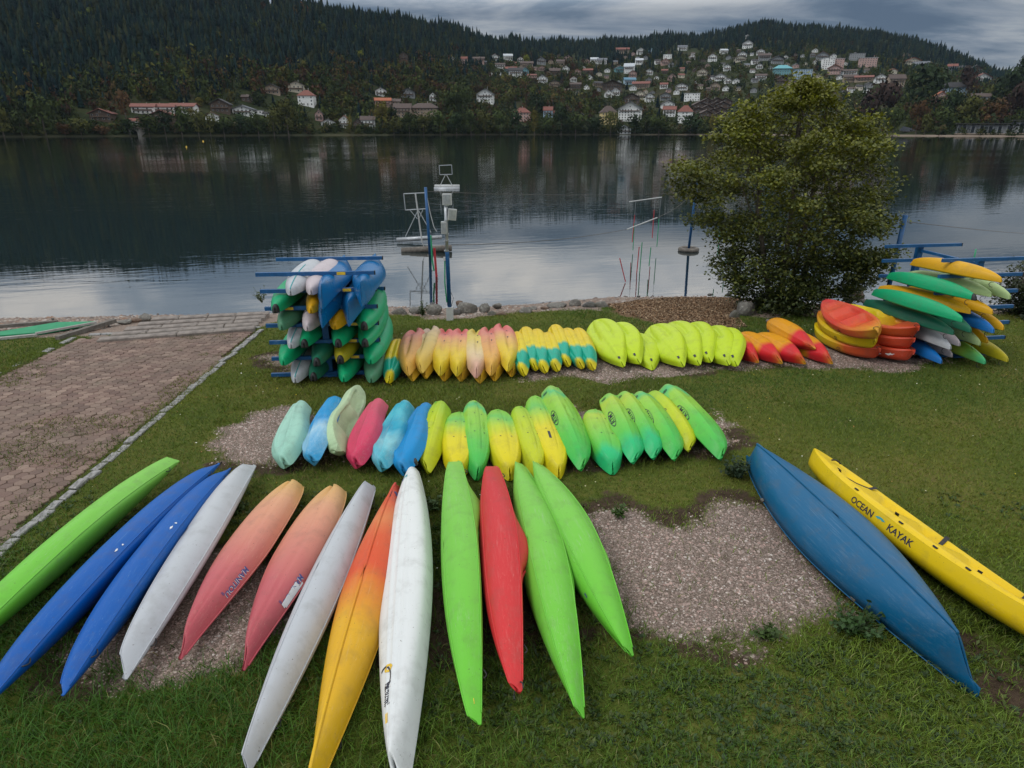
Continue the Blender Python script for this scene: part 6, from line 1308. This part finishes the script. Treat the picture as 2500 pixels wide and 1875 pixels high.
# broad-leaved weeds in rosettes
def rosettes(X, Y, nl, L, wd, cols):
    Vs = []; Cs = []; Z = ground_z(X, Y)
    for j in range(nl):
        n = len(X); th = RNG.uniform(0, 6.28, n); l = L*RNG.uniform(.5, 1.1, n); d = np.stack([np.cos(th), np.sin(th), 0*th], -1); s = np.stack([-np.sin(th), np.cos(th), 0*th], -1)*(l*wd)[:, None]
        up = np.array([0, 0, 1.])[None]; ri = RNG.uniform(.25, .95, n)[:, None]*l[:, None]
        B = np.stack([X, Y, Z], -1)+d*.01
        V = np.stack([B, B+d*l[:, None]*.45+up*ri*.7-s, B+d*l[:, None]*.95+up*ri*.85, B+d*l[:, None]*.45+up*ri*.7+s], 1); Vs.append(V.reshape(-1, 3)); Cs.append(np.repeat(cols*RNG.uniform(.7, 1.3, (n, 1)), 4, 0))
    V = np.concatenate(Vs); return V, np.arange(len(V)).reshape(-1, 4), np.concatenate(Cs)
X, Y = samp(22000, -7, 8, 2.0, 7.8); f = fbm2(X*1.7, Y*1.7, 21); k = grass_ok(X, Y, 1.0) & (masks(X, Y)['gravel'] < .1) & (RNG.uniform(0, 1, len(X)) < np.clip(.45+f*1.1, .05, 1)*np.clip((8.4-Y)/3, .12, 1)); X, Y = X[k], Y[k]
c = np.array([[.042, .075, .014], [.075, .105, .018], [.045, .078, .028]])[RNG.integers(0, 3, len(X))]
tag(ob('weeds', me_np('weeds', *rosettes(X, Y, 8, .05, .26, c)[:2], gmat, rosettes.__call__(X[:0], Y[:0], 8, .1, .2, c[:0])[2] if False else np.repeat(np.concatenate([c]*8)*RNG.uniform(.75, 1.25, (8*len(c), 1)), 4, 0))), 'broad leaved weeds and clover mixed into the front grass', 'weeds', kind='stuff')
print('weeds', len(X))
# a few plants one can tell apart
def plant(x, y, label, nl, L, hgt, seed, col=(.04, .075, .02)):
    P = px(x, y, 0); rng = np.random.default_rng(seed); r = empty('leafy_plant', (P.x, P.y, 0)); st = MB(); pts = []
    for i in range(nl):
        th = rng.uniform(0, 6.28); q = rng.uniform(.2, 1)*L; z = hgt*rng.uniform(.3, 1); tip = Vector((q*math.cos(th), q*math.sin(th), z)); st.tube([(0, 0, 0), tip*.5+Vector((0, 0, .02)), tip], [.005, .004, .002], 4, False)
        for f in np.linspace(.35, 1, 7): pts.append(np.array(tip*f)+rng.normal(0, .018, 3))
    st.build('stem', gmat_stem, r); P_ = np.array(pts); V, F, C = big_leaves(P_, .055, rng, None, np.array(col)*rng.uniform(.7, 1.4, (len(P_), 1))); ob('foliage', me_np('foliage', V, F, gmat, C), r); tag(r, label, 'plant')
gmat_stem = plain('plant_stem', (.05, .07, .02), .7, .2)
plant(1795, 1165, 'dark nettle clump at the far end of the blue canoe', 46, .24, .30, 1, (.022, .042, .020)); plant(2085, 1545, 'fern like green weed growing against the side of the blue canoe', 60, .26, .24, 2, (.032, .070, .018)); plant(1510, 1262, 'upright weed at the far edge of the open gravel patch', 14, .14, .20, 3, (.05, .09, .02)); plant(1868, 1555, 'leafy weed at the near edge of the open gravel patch', 22, .16, .12, 4, (.05, .085, .02)); plant(1060, 1240, 'pale leafy weed beside the far end of the white flat bottomed kayak', 16, .15, .14, 5, (.06, .10, .035)); plant(1032, 772, 'small dark sapling in the grass left of the blue pole', 24, .18, .42, 6, (.03, .05, .015)); plant(585, 1245, 'tuft of weeds touching the far end of the greyish white kayak', 26, .2, .16, 7, (.04, .075, .02)); plant(640, 740, 'straggly grass clump at the right end of the steps', 18, .25, .5, 8, (.07, .09, .03))
# little flowers and fallen leaves
X, Y = samp(520, -6, 15, 6, 16.5); k = grass_ok(X, Y); X, Y = X[k], Y[k]; fl = np.stack([X, Y, ground_z(X, Y)+.045], -1)
fc = np.array([[.75, .73, .65], [.72, .55, .04], [.30, .17, .06], [.5, .46, .3]])[RNG.choice(4, len(X), p=[.35, .15, .25, .25])]
V, F, C = big_leaves(fl, .026, RNG, None, fc, 2.0); tag(ob('fallen_leaves', me_np('fallen_leaves', V, F, attr_mat('petals', .8), C)), 'tiny flowers and fallen leaves dotted over the lawn', 'fallen leaves', kind='stuff')
# gravel
def pebble(seed):
    r = np.random.default_rng(seed); V = np.array([(1, 0, 0), (.5, .87, .1), (-.5, .87, 0), (-1, 0, .1), (-.5, -.87, 0), (.5, -.87, 0), (.1, .1, .8), (.35, .3, .62), (-.35, -.2, .66)], float); V *= r.uniform(.75, 1.25, V.shape)
    F = [(i, (i+1) % 6, 6) for i in range(6)]; return V, np.array(F)
PEB = [pebble(i) for i in range(8)]
X = []; Y = []
x_, y_ = samp(470000, -8, 13, 3.3, 14.6); m = masks(x_, y_)['gravel']; near = np.clip(1.3-(y_-4)*.09, .28, 1); k = (RNG.uniform(0, 1, len(x_)) < near*np.clip((m-.12)*1.25, 0, 1)**1.3); x_, y_ = x_[k], y_[k]
sz = RNG.lognormal(-4.52, .30, len(x_)).clip(.006, .026)*(1+.03*(y_-4)); gc = np.array([[.30, .225, .195], [.37, .30, .265], [.22, .16, .135], [.34, .235, .205], [.46, .41, .37], [.14, .10, .085]])[RNG.choice(6, len(x_), p=[.3, .22, .16, .16, .07, .09])]*RNG.uniform(.75, 1.2, (len(x_), 1))
V, F, C = scatter(PEB, np.stack([x_, y_, ground_z(x_, y_)-.003], -1), sz*.9, sz, gc, jitter=.08)
tag(ob('gravel', me_np('gravel', V, F, attr_mat('gravel_stone', .85, .2), C)), 'pinkish grey gravel in patches under the boats', 'gravel', kind='stuff'); print('gravel', len(x_), len(F))
# shingle along the waterline and leaf litter on the beach
x_, y_ = samp(60000, -16, 18, 15.5, 21.5); d = (y_-lawn_y(x_))/np.maximum(shore_y(x_)-lawn_y(x_), .3); k = (d > .12) & (d < 1.12) & (poly_sd(x_, y_, LEAF) < .1) & ~((x_ > -10.2) & (x_ < -5.9) & (y_ < 18)) & (RNG.uniform(0, 1, len(x_)) < .35+.4*(x_ < -9)); x_, y_ = x_[k], y_[k]
sz = RNG.lognormal(-3.6, .5, len(x_)).clip(.012, .09); gc = np.array([[.26, .22, .19], [.17, .13, .11], [.34, .30, .27], [.22, .14, .10], [.12, .10, .09]])[RNG.integers(0, 5, len(x_))]
V, F, C = scatter(PEB, np.stack([x_, y_, ground_z(x_, y_)-.004], -1), sz*.8, sz, gc); tag(ob('shingle', me_np('shingle', V, F, attr_mat('shingle_stone', .8), C)), 'brown and grey shingle along the waterline', 'shingle', kind='stuff')
x_, y_ = samp(90000, .5, 9, 15, 22); k = (poly_sd(x_, y_, LEAF)+.12*fbm2(x_*3, y_*3, 5) > 0) & (y_ < shore_y(x_)+.1); x_, y_ = x_[k], y_[k]; lc = np.array([[.20, .115, .06], [.28, .18, .105], [.13, .075, .042], [.34, .25, .16], [.09, .055, .035]])[RNG.integers(0, 5, len(x_))]*RNG.uniform(.7, 1.25, (len(x_), 1))
V, F, C = big_leaves(np.stack([x_, y_, ground_z(x_, y_)+RNG.uniform(.005, .02, len(x_))], -1), .05, RNG, None, lc, 1.2); tag(ob('leaf_litter', me_np('leaf_litter', V, F, attr_mat('dead_leaf', .85), C)), 'brown dead leaves covering the little beach left of the alder', 'leaf litter', kind='stuff'); print('litter', len(x_))
# moss and tufts between the pavers
spl = [(1290, 1120), (1180, 960), (620, 990), (1350, 1160)]
X, Y = samp(40000, -10.3, -6, 4, 15.4); k = (fbm2(X*2.4, Y*3.4, 33) > .50) | ((X > -6.65) & (fbm2(X*3, Y*3, 35) > .12)); k &= RNG.uniform(0, 1, len(X)) < .8; X, Y = X[k], Y[k]
V, F, C = blades(X, Y, RNG.uniform(.02, .045, len(X)), RNG.uniform(.010, .018, len(X)), 1, grass_cols(X, Y, 0)*np.array([.9, .8, .8]), 1.0); V[:, 2] += .004
tag(ob('joint_moss', me_np('joint_moss', V, F, gmat, C)), 'moss and grass tufts sprouting between the pavers', 'moss', kind='stuff')
# ---------------------------------------------------------------- the thin blue air between here and the hills
hz_, t = new_mat('haze_air'); vol = t.add('ShaderNodeVolumePrincipled', {'Color': (.60, .78, 1.0, 1), 'Density': .000022, 'Anisotropy': .1}); t.add('ShaderNodeOutputMaterial', {1: vol})
hzo = MB().box((0, 1150, 160), (6400, 2900, 330)).build('haze', hz_); tag(hzo, 'thin blue evening haze over the lake and hills', kind='stuff')
